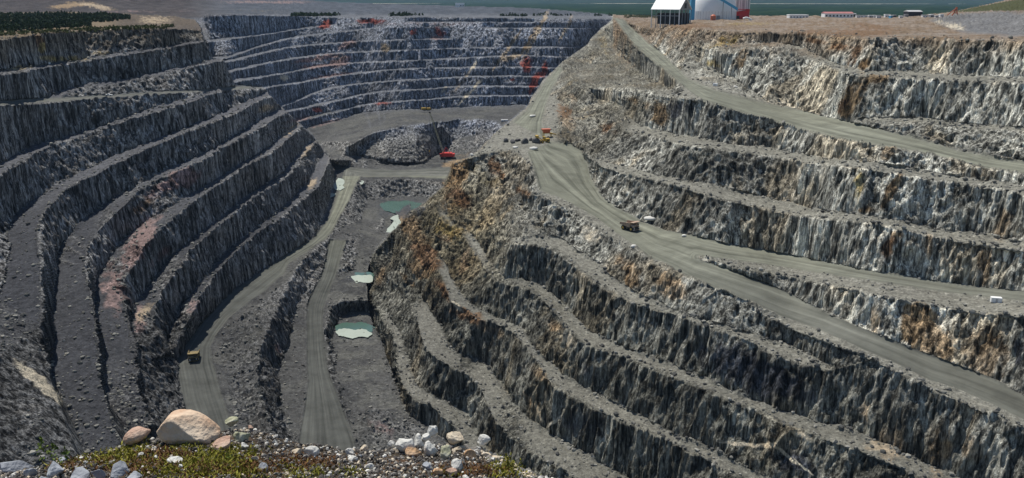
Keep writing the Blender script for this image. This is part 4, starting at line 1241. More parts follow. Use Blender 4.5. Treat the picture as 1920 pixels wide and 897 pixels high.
order = sorted(range(len(sp)), key=lambda i: sp[i][0])
nth = ['first', 'second', 'third', 'fourth', 'fifth', 'sixth', 'seventh', 'eighth', 'ninth', 'tenth', 'eleventh', 'twelfth', 'thirteenth', 'fourteenth']
for i, (u, mk, wd) in enumerate(sp):
    vv = 32.5 + (i % 3) * 0.7
    hut('site_trailer', u, vv, wd, 4.5 + (i % 4) * .5, 8, M[mk], M['white'] if i % 2 else M['pale_grey'],
        'small %s site trailer, %s to the right of the red roofed building' % (words[mk], nth[order.index(i)]), 'trailer', 'trailers parked on the far right plateau', False, 2)
# red lattice crane
pc = gp(1790, 30)
k = ppm(pc)
t = empty('crane', pc + Vector((0, 0, -.5)), 0, 'red A shaped crane standing at the foot of the green hill', 'crane')
h_ = 14 / k
MB().bar((-5 / k, 0, 0), (2 / k, 0, h_), .9).build('leg', M['orange'], t)
MB().bar((5 / k, 0, 0), (2 / k, 0, h_), .9).build('leg', M['orange'], t)
MB().bar((-2.6 / k, 0, h_ * .38), (4 / k, 0, h_ * .38), .7).build('brace', M['orange'], t)
MB().bar((2 / k, 0, h_), (-14 / k, 0, 1), .7).build('boom', M['orange'], t)
MB().bar((2 / k, 0, h_ + 1.5), (2 / k, 0, h_ - 1.5), 1.5).build('head_block', M['orange'], t)

# ------------------------------------------------------------------ mining machines
def wheel(parent, x, y, r_, wd, name='wheel'):
    m = MB()
    m.bar((x, y - wd / 2, r_), (x, y + wd / 2, r_), r_, 22)
    wh = m.build(name, M['tyre'], parent, bevel=0.12)
    m = MB()
    m.bar((x, y - wd / 2 - .06, r_), (x, y + wd / 2 + .06, r_), r_ * .48, 14)
    m.build('rim', M['yellow'], wh)
    return wh
def haul_truck(loc, rz, paint, label, normal=Vector((0, 0, 1)), loaded=True):
    t = empty('haul_truck', loc, rz, label, 'haul truck')
    # local +x is forward; 13.5 m long, 8 m wide, 6.6 m high
    m = MB()
    m.box(-5.6, 5.4, -1.9, 1.9, 1.5, 2.5)
    m.build('chassis', M['dark'], t)
    m = MB()       # open body: floor, sloping front, side walls, canopy over the cab
    m.hull([(-6.6, -3.9, 3.9), (2.6, -3.9, 3.0), (2.6, 3.9, 3.0), (-6.6, 3.9, 3.9)], [(-6.4, -3.3, 3.5), (2.2, -3.0, 2.5), (2.2, 3.0, 2.5), (-6.4, 3.3, 3.5)])
    for s_ in (-1, 1):
        ring_o = [(-6.7, 4.0 * s_, 3.8), (2.9, 4.0 * s_, 2.9), (3.4, 4.0 * s_, 6.4), (-6.3, 4.0 * s_, 5.4)]
        ring_i = [(x, y - .35 * s_, z) for x, y, z in ring_o]
        m.hull(ring_o, ring_i)
    m.hull([(2.5, -3.64, 3.0), (3.05, -3.64, 6.5), (3.05, 3.64, 6.5), (2.5, 3.64, 3.0)], [(2.85, -3.64, 2.95), (3.4, -3.64, 6.45), (3.4, 3.64, 6.45), (2.85, 3.64, 2.95)])
    m.hull([(3.2, -3.9, 6.75), (6.5, -3.6, 6.9), (6.5, 3.6, 6.9), (3.2, 3.9, 6.75)], [(3.2, -3.9, 6.42), (6.5, -3.6, 6.6), (6.5, 3.6, 6.6), (3.2, 3.9, 6.42)])
    bd = m.build('dump_body', paint, t)
    for i in range(5):
        x = -5.4 + i * 1.9
        for s_ in (-1, 1):
            MB().box(x - .15, x + .15, 4.01 * s_ - .14, 4.01 * s_ + .14, 3.9, 5.6).build('body_rib', paint, bd)
    if loaded:
        bm = bmesh.new()
        bmesh.ops.create_icosphere(bm, subdivisions=3, radius=1)
        for v_ in bm.verts:
            n_ = math.sin(v_.co.x * 9 + v_.co.y * 5) * .06 + math.sin(v_.co.y * 13) * .05
            v_.co = Vector((v_.co.x * 4.2 - 1.6, v_.co.y * 3.3, v_.co.z * (1.5 + n_ * 3) + 4.6))
        me = bpy.data.meshes.new('ore_load')
        bm.to_mesh(me)
        bm.free()
        link('ore_load', me, M['dark_rock'], t)
    m = MB()
    m.box(3.5, 6.2, -3.2, 3.2, 3.0, 3.5)
    m.build('deck', paint, t)
    cb = MB().box(3.7, 6.0, .9, 3.1, 3.5, 5.6).build('cab', paint, t, bevel=.08)
    MB().box(6.0, 6.08, 1.1, 2.9, 4.3, 5.4).build('windscreen', M['glass'], cb)
    MB().box(4.0, 5.8, 3.1, 3.17, 4.3, 5.4).build('side_window', M['glass'], cb)
    MB().box(4.1, 6.0, -3.1, -.2, 3.5, 4.4).build('engine_box', paint, t, bevel=.08)
    gr = MB().box(5.4, 6.35, -1.7, 1.7, 1.2, 3.4).build('radiator', M['dark'], t)
    MB().box(5.5, 6.6, -3.2, 3.2, .9, 1.25).build('bumper', paint, t)
    for s_ in (-1, 1):
        MB().box(6.3, 6.42, s_ * 2.4 - .3, s_ * 2.4 + .3, 2.2, 2.7).build('headlight', M['white'], t)
        wheel(t, 4.2, s_ * 3.1, 1.75, 1.2)
        wheel(t, -3.4, s_ * 2.2, 1.75, 1.1)
        wheel(t, -3.4, s_ * 3.45, 1.75, 1.1)
    for i in range(5):
        MB().bar((6.3, -2.9 + i * .0, 1.2), (6.3, -2.9, 1.3), .08)
    m = MB()
    m.bar((6.45, -3.0, 1.0), (5.7, -1.6, 3.5), .12, 5)
    m.bar((6.45, -2.3, 1.0), (5.7, -.9, 3.5), .12, 5)
    m.build('stairs', M['white'], t)
    m = MB()
    m.bar((3.5, -3.2, 4.5), (6.2, -3.2, 4.5), .07, 5)
    m.bar((6.2, -3.2, 4.5), (6.2, .6, 4.5), .07, 5)
    m.build('handrail', M['white'], t)
    return t
M['dark_rock'] = noise_mat('loaded_ore', [(0.05, 0.05, 0.055), (0.11, 0.11, 0.11), (0.22, 0.2, 0.18)], 1.2, 0.9, 0.8, 3.0, 0, 0.3)
p = gp(1181, 431)
haul_truck(p + Vector((0, 0, .1)), R(-50), M['tan'], 'dusty tan dump truck driving down the main haul road past a white muck heap', loaded=False)
p = gp(364, 674)
haul_truck(p + Vector((0, 0, .1)), R(-76), M['khaki'], 'dusty yellow brown dump truck on the lower left haul road beside the dark rock face', loaded=False)

# red crawler crane on the pit floor, its pale lattice boom leaning up to the left
p = gp(838, 297) + Vector((0, -3, 0))
k = ppm(p)
t = empty('crawler_crane', p, 0, 'big red crawler crane with a long pale boom on the pit floor', 'crane')
for s_ in (-1, 1):
    MB().box(s_ * 8 - 2, s_ * 8 + 2, -9, 9, 0, 3, 0, .8).build('track', M['dark'], t, bevel=.1)
MB().box(-7, 7, -4, 4, 1.6, 3.4).build('undercarriage', M['dark'], t)
MB().box(-8, 9, -6, 7, 3.4, 9.5).build('machine_house', M['machine_red'], t, bevel=.2)
MB().box(8.8, 13.5, -5, 6, 3.2, 8).build('counterweight', M['machine_red'], t, bevel=.2)
cb = MB().box(-11.5, -8.1, -6, -2, 3.4, 8.4).build('cab', M['machine_red'], t, bevel=.1)
MB().box(-11.3, -8.5, -6.15, -5.98, 5.4, 7.8).build('window', M['glass'], cb)
MB().bar((6, -2, 9), (-1, 0, 19), .55, 6).build('gantry_leg', M['machine_red'], t)
MB().bar((-6, -2, 9), (-1, 0, 19), .55, 6).build('gantry_leg', M['machine_red'], t)
b0 = Vector((-5, -2, 8))
b1 = Vector((-27, -2, 78))
ax = (b1 - b0).normalized()
m = MB()
c4 = [Vector((0, 1.3, 0)) + Vector((1.2, 0, .4)), Vector((0, 1.3, 0)) - Vector((1.2, 0, .4)), Vector((0, -1.3, 0)) - Vector((1.2, 0, .4)), Vector((0, -1.3, 0)) + Vector((1.2, 0, .4))]
for c in c4:
    m.bar(b0 + c, b1 + c * .5, .3, 5)
nseg = 14
for i in range(nseg):
    a_ = b0 + (b1 - b0) * (i / nseg)
    c_ = b0 + (b1 - b0) * ((i + 1) / nseg)
    for q_ in range(4):
        m.bar(a_ + c4[q_] * (1 - .5 * i / nseg), c_ + c4[(q_ + 1) % 4] * (1 - .5 * (i + 1) / nseg), .2, 4)
m.build('boom', M['boom_pale'], t)
MB().bar(b1 + Vector((-1.6, 0, 0)), b1 + Vector((1.6, 0, 0)), 1.5, 10).build('boom_head', M['dark'], t)
MB().bar((-1, 0, 19), b1, .15, 4).build('stay_rope', M['dark'], t)
MB().bar(b1, (b1.x - 2, b1.y, 14), .12, 4).build('hoist_rope', M['dark'], t)
MB().bar((b1.x - 2, b1.y, 14), (b1.x - 2, b1.y, 11), .9, 8).build('hook_block', M['yellow'], t)

# yellow drill rigs on the far ramp
def drill(u, v, rz, label, size=1.0, paint='yellow'):
    p = gp(u, v)
    t = empty('drill_rig', p, rz, label, 'drill rig', 'drill rigs on the ramp below the far wall')
    s = size
    for y in (-1, 1):
        MB().box(-4 * s, 4 * s, y * 2.2 * s - .6, y * 2.2 * s + .6, 0, 1.4 * s, .4).build('track', M['dark'], t)
    MB().box(-5 * s, 3 * s, -2.4 * s, 2.4 * s, 1.5 * s, 5 * s).build('machine_house', M[paint], t, bevel=.1)
    MB().box(3.1 * s, 5 * s, -.2 * s, 2.4 * s, 1.5 * s, 4.6 * s).build('cab', M[paint], t)
    MB().box(3.6 * s, 4.8 * s, -2.2 * s, -1.0 * s, .4, 14 * s).build('mast', M['dark'], t)
    return t
drill(795, 208, R(20), 'left one of two small yellow drill rigs side by side on the far ramp', 1.0)
drill(804, 208, R(20), 'right one of two small yellow drill rigs side by side on the far ramp', 1.0)
pass

# yellow loader / crusher group on the platform
p = gp(1021, 268)
t = empty('loader', p + Vector((0, 0, 0)), R(200), 'yellow loader with raised boom on the ridge platform above the haul road', 'loader')
for x in (-3, 3.2):
    for y in (-2, 2):
        wheel(t, x, y, 1.5, 1.1)
MB().box(-5.2, .2, -1.9, 1.9, 1.6, 4.6).build('engine_cover', M['yellow'], t, bevel=.15)
cb = MB().box(-.6, 1.6, -1.4, 1.4, 2.2, 6.6).build('cab', M['yellow'], t, bevel=.1)
MB().box(1.6, 1.66, -1.2, 1.2, 4.3, 6.2).build('window', M['glass'], cb)
MB().box(.2, 4.4, -1.2, 1.2, 1.4, 3.0).build('front_frame', M['yellow'], t)
for y in (-1, 1):
    MB().bar((2.2, y * 1.2, 3.0), (7.4, y * 1.2, 6.4), .4).build('lift_arm', M['yellow'], t)
MB().hull([(7.2, -2.4, 8.2), (9.6, -2.4, 8.0), (9.6, 2.4, 8.0), (7.2, 2.4, 8.2)], [(7.2, -2.4, 5.4), (9.2, -2.4, 5.8), (9.2, 2.4, 5.8), (7.2, 2.4, 5.4)]).build('bucket', M['yellow'], t)
p = gp(1026, 258)
t = empty('screen_plant', p, R(15), 'ochre yellow screening plant with a dark hopper behind the loader on the platform', 'screening plant')
for x in (-4, 4):
    for y in (-2, 2):
        MB().box(x - .3, x + .3, y - .3, y + .3, 0, 4.5).build('leg', M['yellow'], t)
MB().hull([(-6, -3.2, 8.6), (3, -3.2, 8.6), (3, 3.2, 8.6), (-6, 3.2, 8.6)], [(-4, -2, 4.5), (2, -2, 4.5), (2, 2, 4.5), (-4, 2, 4.5)]).build('hopper', M['rusty'] if 'rusty' in M else M['orange'], t)
MB().bar((2, 0, 4.2), (13, 0, 1.4), .9, 4).build('belt', M['yellow'], t)
MB().box(-4.6, 4.6, -2.4, 2.4, 4.0, 4.5).build('frame', M['yellow'], t)

# light vehicles and containers
def pickup(u, v, rz, label, s=1.0, mat='white', group=None):
    p = gp(u, v)
    t = empty('pickup', p, rz, label, 'pickup', group)
    MB().box(-2.6 * s, 2.7 * s, -1.0 * s, 1.0 * s, .45 * s, 1.15 * s).build('body', M[mat], t, bevel=.08)
    cb = MB().box(-.6 * s, 1.3 * s, -.92 * s, .92 * s, 1.15 * s, 1.9 * s, .25 * s, .1 * s).build('cab', M[mat], t)
    MB().box(-.3 * s, 1.0 * s, -.97 * s, .97 * s, 1.25 * s, 1.7 * s).build('window', M['glass'], cb)
    for x in (-1.7, 1.7):
        for y in (-.95, .95):
            m = MB()
            m.bar((x * s, (y - .12) * s, .42 * s), (x * s, (y + .12) * s, .42 * s), .42 * s, 12)
            m.build('wheel', M['tyre'], t)
    return t
pickup(205, 181, R(175), 'white pickup on the pale ramp high on the left wall', 1.2)
pickup(962, 196, R(10), 'white pickup parked at the foot of the far wall beside the red stained rock', 2.2)
def container(u, v, rz, L_, W_, H_, label):
    p = gp(u, v)
    t = empty('container', p + Vector((0, 0, .1)), rz, label, 'container')
    MB().box(-L_ / 2, L_ / 2, -W_ / 2, W_ / 2, 0, H_).build('shell', M['white'], t, bevel=.05)
    for i in range(6):
        x = -L_ / 2 + L_ * (i + .5) / 6
        MB().box(x - .12, x + .12, -W_ / 2 - .08, -W_ / 2 + .02, .1, H_ - .1).build('rib', M['white'], t)
    MB().box(-L_ * .1, L_ * .1, -W_ / 2 - .12, -W_ / 2 - .06, .1, H_ * .8).build('door', M['pale_grey'], t)
    return t
container(1867, 567, R(-14), 5.2, 2.6, 2.7, 'white container standing alone beside the upper branch of the haul road')
container(946, 228, R(5), 12, 4, 3.0, 'white flat container on the far edge of the ridge platform')
container(1341, 163, R(-30), 4.0, 2.4, 2.2, 'small white container at the foot of the rock face by the upper ramp')
container(90, 121, R(10), 3.2, 2.2, 2.0, 'tiny white container on the highest ledge of the left wall')
# ------------------------------------------------------------------ rocks and rubble
def rock_mesh(seed, dims, cuts=9, rough=0.10, sub=3, cutmin=0.55):
    rr = random.Random(seed)
    bm = bmesh.new()
    bmesh.ops.create_icosphere(bm, subdivisions=sub, radius=1)
    planes = []
    for _ in range(cuts):
        n_ = Vector((rr.gauss(0, 1), rr.gauss(0, 1), rr.gauss(0, 1))).normalized()
        planes.append((n_, rr.uniform(cutmin, 0.92)))
    co = np.array([v_.co[:] for v_ in bm.verts])
    nn = fbm(co * 1.7 + seed * 3.1, 3, seed) * rough * 1.6
    nn2 = fbm(co * 5.0 + seed * 1.7, 2, seed + 9) * rough * 0.5
    for v_, a, b_ in zip(bm.verts, nn, nn2):
        c = v_.co.copy()
        for n_, d_ in planes:
            e = c.dot(n_)
            if e > d_:
                c -= n_ * (e - d_) * 0.98
        c *= 1 + a + b_
        v_.co = Vector((c.x * dims[0], c.y * dims[1], c.z * dims[2]))
    me = bpy.data.meshes.new('rock')
    bm.to_mesh(me)
    bm.free()
    me.polygons.foreach_set('use_smooth', [True] * len(me.polygons))
    return me
def rock_mat(name, cols, bscale=18, bump=0.5, scale=3.0):
    return noise_mat(name, cols, scale, 0.88, bump, bscale, 0.0, 0.03)
M['granite_tan'] = rock_mat('tan_granite', [(0.46, 0.27, 0.16), (0.66, 0.52, 0.38), (0.74, 0.64, 0.50)], 30, 0.6, 2.2)
M['granite_pink'] = rock_mat('pink_granite', [(0.34, 0.20, 0.14), (0.52, 0.36, 0.27), (0.60, 0.48, 0.38)], 40, 0.6, 5)
M['stone_white'] = rock_mat('pale_stone', [(0.42, 0.42, 0.39), (0.64, 0.63, 0.58), (0.76, 0.75, 0.69)], 40, 0.6, 6)
M['stone_cream'] = rock_mat('cream_stone', [(0.42, 0.35, 0.25), (0.62, 0.53, 0.40), (0.72, 0.64, 0.50)], 40, 0.6, 6)
M['stone_green'] = rock_mat('lichened_stone', [(0.26, 0.27, 0.15), (0.42, 0.42, 0.29), (0.56, 0.56, 0.47)], 40, 0.6, 8)
M['stone_orange'] = rock_mat('orange_stone', [(0.42, 0.24, 0.12), (0.58, 0.38, 0.22), (0.66, 0.50, 0.36)], 40, 0.6, 6)
M['slate'] = rock_mat('blue_grey_slate', [(0.20, 0.215, 0.235), (0.34, 0.36, 0.39), (0.48, 0.50, 0.52)], 30, 0.6, 4)

# distant single stones in the pit
def far_stone(u, v, pxw, seed, mat, label, squash=0.6, cat='stone', name='stone'):
    p = gp(u, v)
    r_ = pxw / 2 / ppm(p)
    me = rock_mesh(seed, (r_, r_ * .8, r_ * squash), 7, 0.12, 2)
    o = link(name, me, mat)
    o.location = p + Vector((0, 0, r_ * squash * .35))
    o.rotation_euler = (0, 0, seed)
    return tag(o, label, cat)
far_stone(1215, 411, 26, 3, M['stone_white'], 'pale heap of muck against the rock face behind the tan dump truck', .35, 'heap', 'muck_heap')
far_stone(1190, 467, 13, 5, M['stone_white'], 'pale boulder on the outer edge of the main haul road', .7, 'boulder', 'boulder')
far_stone(1283, 444, 11, 6, M['stone_white'], 'small white boulder where the haul road branches', .6, 'boulder', 'boulder')
far_stone(998, 219, 18, 8, M['stone_white'], 'white heap beside the track on the far side of the platform', .35, 'heap', 'muck_heap')
far_stone(1378, 168, 9, 9, M['stone_white'], 'white boulder at the foot of the weathered face by the upper ramp', .8, 'boulder', 'boulder')
far_stone(966, 278, 15, 14, M['stone_white'], 'pale muck heap in front of the row of dark blocks, the left one', .4, 'heap', 'muck_heap')
far_stone(1001, 281, 20, 15, M['stone_white'], 'pale muck heap in front of the row of dark blocks, the right one', .35, 'heap', 'muck_heap')
far_stone(885, 293, 9, 12, M['stone_white'], 'white boulder on the ridge crest above the red shovel', .7, 'boulder', 'boulder')
places = ['first', 'second', 'third', 'fourth', 'fifth', 'sixth']
for i, (u, v, w_) in enumerate([(949, 266, 13), (961, 269, 13), (971, 265, 11), (984, 269, 17), (995, 264, 10), (1005, 268, 16)]):
    far_stone(u, v, w_, 20 + i, M['dark_rock'] if i != 2 else M['dark'], '%s dark block from the left in the row beside the yellow loader' % places[i], .9, 'boulder', 'dark_block')['group'] = 'dark blocks on the platform'

# broken rock lying on the benches and at the foot of the faces: thousands of blocks, one object
rs_ = np.random.default_rng(44)
wgt = (near_face * 1.5 + 0.10) * (1 - face) * (1 - road) * valid * (dist < 1150) * (GV > 60) * (calm > 0.9)
wgt[inside('-300,-60 2200,-60 2200,75 1500,60 1200,50 1160,60 -300,60')] = 0
pr_ = wgt.ravel() / wgt.sum()
pick_i = rs_.choice(len(pr_), size=9000, p=pr_)
bmt = bmesh.new()
bmesh.ops.create_icosphere(bmt, subdivisions=1, radius=1)
fc = np.array([[v_.index for v_ in f.verts] for f in bmt.faces])
bmt.free()
shapes = [np.array([v_.co[:] for v_ in rock_mesh(300 + i, (1, .8, .65), 8, .16, 1, .5).vertices]) for i in range(6)]
VV, FF = [], []
P2f = P2.reshape(-1, 3)
for n_, k_ in enumerate(pick_i):
    s_ = 0.35 + 1.5 * rs_.random() ** 4 + 0.0005 * dist.ravel()[k_]
    a_ = rs_.random() * 6.28
    Rm = np.array([[math.cos(a_), -math.sin(a_), 0], [math.sin(a_), math.cos(a_), 0], [0, 0, 1]])
    VV.append((shapes[n_ % 6] * s_) @ Rm.T + P2f[k_] + np.array([0, 0, s_ * .2]))
    FF.append(fc + n_ * len(shapes[0]))
me = bpy.data.meshes.new('scree')
me.from_pydata(np.concatenate(VV).tolist(), [], np.concatenate(FF).tolist())
ms_, nts, bs_ = newmat('broken_rock')
gi_ = N(nts, 'ShaderNodeNewGeometry')
rp_ = N(nts, 'ShaderNodeValToRGB')
rp_.color_ramp.elements[0].color = (0.07, 0.07, 0.068, 1)
rp_.color_ramp.elements[1].color = (0.34, 0.33, 0.29, 1)
e_m = rp_.color_ramp.elements.new(0.6)
e_m.color = (0.17, 0.168, 0.15, 1)
nts.links.new(gi_.outputs['Random Per Island'], rp_.inputs[0])
nts.links.new(rp_.outputs[0], bs_.inputs['Base Color'])
bs_.inputs['Roughness'].default_value = 1.0
bs_.inputs['Specular IOR Level'].default_value = 0.05
o = link('scree', me, ms_)
tag(o, 'broken rock blocks scattered on the benches and at the foot of the faces', 'rubble', None, 'stuff')

# ------------------------------------------------------------------ woods and bushes on the plateau
def leaf_mat(name, c):
    m, nt_, b_ = newmat(name)
    at = N(nt_, 'ShaderNodeAttribute')
    at.attribute_name = 'shade'
    mx = N(nt_, 'ShaderNodeMix')
    mx.data_type = 'RGBA'
    mx.inputs[6].default_value = (*c[0], 1)
    mx.inputs[7].default_value = (*c[1], 1)
    nt_.links.new(at.outputs['Fac'], mx.inputs[0])
    nt_.links.new(mx.outputs[2], b_.inputs['Base Color'])
    b_.inputs['Roughness'].default_value = 0.8
    return m
def leaf_cloud(name, spots, mat, per=26, leaf=0.9, seed=1):
    """spots: (x, y, z, height, radius); every tree is a cloud of leaf faces round a thin stem"""
    rr = np.random.default_rng(seed)
    V_, F_, sh = [], [], []
    for (x, y, z, h, r_) in spots:
        n_ = per
        t = rr.random(n_) ** 0.8
        prof = np.sin(np.clip(t * 1.05 + 0.12, 0, 1) * math.pi) ** 0.7
        ang = rr.random(n_) * 2 * math.pi
        rad = r_ * prof * np.sqrt(rr.random(n_)) * 1.0
        c = np.stack([x + np.cos(ang) * rad, y + np.sin(ang) * rad, z + h * (0.12 + 0.88 * t)], -1)
        a = rr.normal(size=(n_, 3))
        a /= np.linalg.norm(a, axis=1, keepdims=True)
        b_ = rr.normal(size=(n_, 3))
        b_ = np.cross(a, b_)
        b_ /= np.linalg.norm(b_, axis=1, keepdims=True)
        s_ = (leaf * (0.6 + 0.8 * rr.random(n_)))[:, None]
        tone = rr.random()
        base = len(V_) and sum(len(q_) for q_ in V_) or 0
        quad = np.stack([c - a * s_ - b_ * s_ * .6, c + a * s_ - b_ * s_ * .6, c + a * s_ + b_ * s_ * .6, c - a * s_ + b_ * s_ * .6], 1).reshape(-1, 3)
        V_.append(quad)
        sh.append(np.full(len(quad), tone * .6) + np.repeat(rr.random(n_), 4) * .4)
    VV = np.concatenate(V_)
    n_ = len(VV) // 4
    me = bpy.data.meshes.new(name)
    me.vertices.add(len(VV))
    me.vertices.foreach_set('co', VV.astype(np.float32).ravel())
    me.loops.add(n_ * 4)
    me.polygons.add(n_)
    me.loops.foreach_set('vertex_index', np.arange(n_ * 4, dtype=np.int32))
    me.polygons.foreach_set('loop_start', np.arange(0, n_ * 4, 4, dtype=np.int32))
    me.polygons.foreach_set('loop_total', np.full(n_, 4, np.int32))
    me.update(calc_edges=True)
    at = me.attributes.new('shade', 'FLOAT', 'POINT')
    at.data.foreach_set('value', np.concatenate(sh).astype(np.float32))
    return link(name, me, mat)
M['wood'] = leaf_mat('dark_foliage', [(0.008, 0.022, 0.008), (0.045, 0.085, 0.025)])
M['scrub'] = leaf_mat('scrub_foliage', [(0.05, 0.06, 0.018), (0.12, 0.14, 0.04)])
spots = []
rr = random.Random(3)
dens = lambda x, y: vnoise(np.array([[x / 60., y / 60., 0.]]), 91)[0] + 0.5 * vnoise(np.array([[x / 20., y / 20., 4.]]), 92)[0]
while len(spots) < 3200:
    u = rr.uniform(-120, 244)
    lo = 62 - max(0, u) * 0.062 - (8 if u > 170 else 0)
    v = rr.uniform(28.0 if u < 200 else 32, lo)
    p = gp(u, v)
    dn_ = dens(p.x, p.y)
    edge = min(1, (lo - v) / 7) * min(1, (246 - u) / 30)
    if dn_ < 0.62 and rr.random() > 0.25:
        continue
    if rr.random() > edge + .15:
        continue
    h = rr.uniform(3.5, 6) + 6 * max(0, dn_ - .6) * rr.random() * edge
    spots.append((p.x, p.y, p.z - .3, h, h * rr.uniform(.25, .45)))
o = leaf_cloud('woodland', spots, M['wood'], 24, 1.0, 2)
tag(o, 'strip of dark green young woodland on the plateau above the left wall', 'woodland', None, 'stuff')
spots = []
for _ in range(900):
    u = rr.uniform(540, 1150)
    p = gp(u, 31 + rr.uniform(-.8, .8)) if u < 760 else gp(u, 30.5)
    if u > 760 and rr.random() < .75:
        continue
    if vnoise(np.array([[p.x / 60., 0., 0.]]), 95)[0] < .35:
        continue
    h = rr.uniform(4, 10)
    spots.append((p.x + rr.uniform(-8, 8), p.y + 6 + rr.uniform(0, 60), p.z - 1.5, h, h * .5))
o = leaf_cloud('tree_line', spots, M['wood'], 22, 1.4, 4)
tag(o, 'thin dark line of trees along the far rim of the pit', 'tree line', None, 'stuff')
spots = []
for _ in range(520):
    u = rr.uniform(0, 330)
    v = 66 - u * .045 + rr.uniform(-4, 3)
    p = gp(u, v)
    h = rr.uniform(1.2, 3.0)
    spots.append((p.x, p.y, p.z - .2, h, h * .6))
for _ in range(300):
    u = rr.uniform(1170, 1240)
    p = gp(u, 31 + rr.uniform(-1, 3))
    h = rr.uniform(2, 6)
    spots.append((p.x, p.y, p.z - .2, h, h * .5))
o = leaf_cloud('scrub', spots, M['scrub'], 16, .6, 6)
tag(o, 'low olive scrub along the left rim and beside the top of the ramp', 'scrub', None, 'stuff')

# ------------------------------------------------------------------ the near rim the photographer stands on
D = Layer()
# (u, v, distance): crest of the near bank and its front
crest = [(-160, 905, 6.4), (-60, 885, 6.5), (0, 872, 6.6), (60, 866, 6.6), (120, 854, 6.7), (180, 842, 6.8), (230, 832, 6.9), (290, 818, 6.9), (340, 806, 7.0), (400, 798, 7.1), (440, 797, 7.2), (500, 803, 7.2),
         (560, 818, 7.2), (640, 834, 7.1), (700, 841, 7.0), (745, 836, 7.0), (800, 828, 7.2), (850, 826, 7.3), (900, 834, 7.4), (930, 848, 7.4), (960, 866, 7.4), (1000, 882, 7.4), (1040, 895, 7.4), (1090, 915, 7.3), (1200, 965, 7.0)]
cu = np.array([c[0] for c in crest], float)
cv = np.array([c[1] for c in crest], float)
cd = np.array([c[2] for c in crest], float)
NU, NV = 420, 110
uu = np.linspace(-160, 1200, NU)
cvv, cdd = np.interp(uu, cu, cv), np.interp(uu, cu, cd)
rows = []
# bottom row: ground running back under the camera
base = []
for j in range(NV):
    t = j / (NV - 1)                     # 0 = nearest, 1 = crest
    dd = 3.4 + (cdd - 3.4) * t
    crest_pts = ray(uu, cvv) * cdd[:, None]
    # ground profile: gentle convex bank
    near_pts = np.stack([(uu - CX) / F_PX * 3.4, np.full(NU, 1.6), np.full(NU, -2.55)], -1)
    mid = near_pts + (crest_pts - near_pts) * t
    mid[:, 2] += -0.0 + 0.22 * math.sin(t * math.pi) - 0.05
    rows.append(mid)
rows = np.array(rows)
back = []
for j in range(1, 26):
    s_ = j / 25
    b_ = rows[-1].copy()
    b_[:, 1] += s_ * 7.0 + 0.3 * s_
    b_[:, 2] -= (s_ ** 1.25) * 16 + 0.15 * min(1, j / 2)
    back.append(b_)
G = np.concatenate([rows, np.array(back)], 0)
gh, gw = G.shape[:2]
gp_flat = G.reshape(-1, 3)
amp = np.ones(gh)[:, None]
crestmask = np.ones(gh)
G[..., 2] += (fbm(gp_flat * 2.2, 4, 81, .55) * 0.055 + fbm(gp_flat * 9.0, 3, 82, .6) * 0.022).reshape(gh, gw)
soilm = fbm(gp_flat * 1.3, 3, 83).reshape(gh, gw)
me = bpy.data.meshes.new('ground')
a = (np.arange(gh - 1)[:, None] * gw + np.arange(gw - 1)[None]).ravel()
quads = np.stack([a, a + 1, a + gw + 1, a + gw], -1)
me.from_pydata(G.reshape(-1, 3).tolist(), [], quads.tolist())
me.polygons.foreach_set('use_smooth', [True] * len(me.polygons))
m_, nt, b = newmat('stony_soil')
geo = N(nt, 'ShaderNodeNewGeometry')
n_a = noise(mapped(3.0, 3.0, 3.0), 6, 0.65)
n_b = noise(mapped(28.0, 28.0, 28.0), 5, 0.7)
soil = ramp(n_a, [(0.34, (0.030, 0.024, 0.016)), (0.50, (0.060, 0.046, 0.030)), (0.66, (0.115, 0.062, 0.032))])
soil = mixrgb(1.0, soil, ramp(n_b, [(0.35, 0.5), (0.5, 1.0), (0.68, 1.9)]), 'MULTIPLY')
vo = N(nt, 'ShaderNodeTexVoronoi', i_Scale=1.0)
L(mapped(34.0, 34.0, 34.0), vo.inputs['Vector'])
sc_ = N(nt, 'ShaderNodeSeparateColor')
L(vo.outputs['Color'], sc_.inputs[0])
peb = math_('MULTIPLY', math_('GREATER_THAN', sc_.outputs[0], 0.80), math_('LESS_THAN', vo.outputs['Distance'], 0.42))
soil = mixrgb(peb, soil, (0.40, 0.37, 0.31))
L(soil, b.inputs['Base Color'])
b.inputs['Roughness'].default_value = 0.95
bp = N(nt, 'ShaderNodeBump', i_Strength=1.0, i_Distance=0.03)
L(math_('ADD', n_b, math_('MULTIPLY', peb, 0.5)), bp.inputs['Height'])
L(bp.outputs[0], b.inputs['Normal'])
near = link('ground', me, m_)
near['kind'] = 'structure'

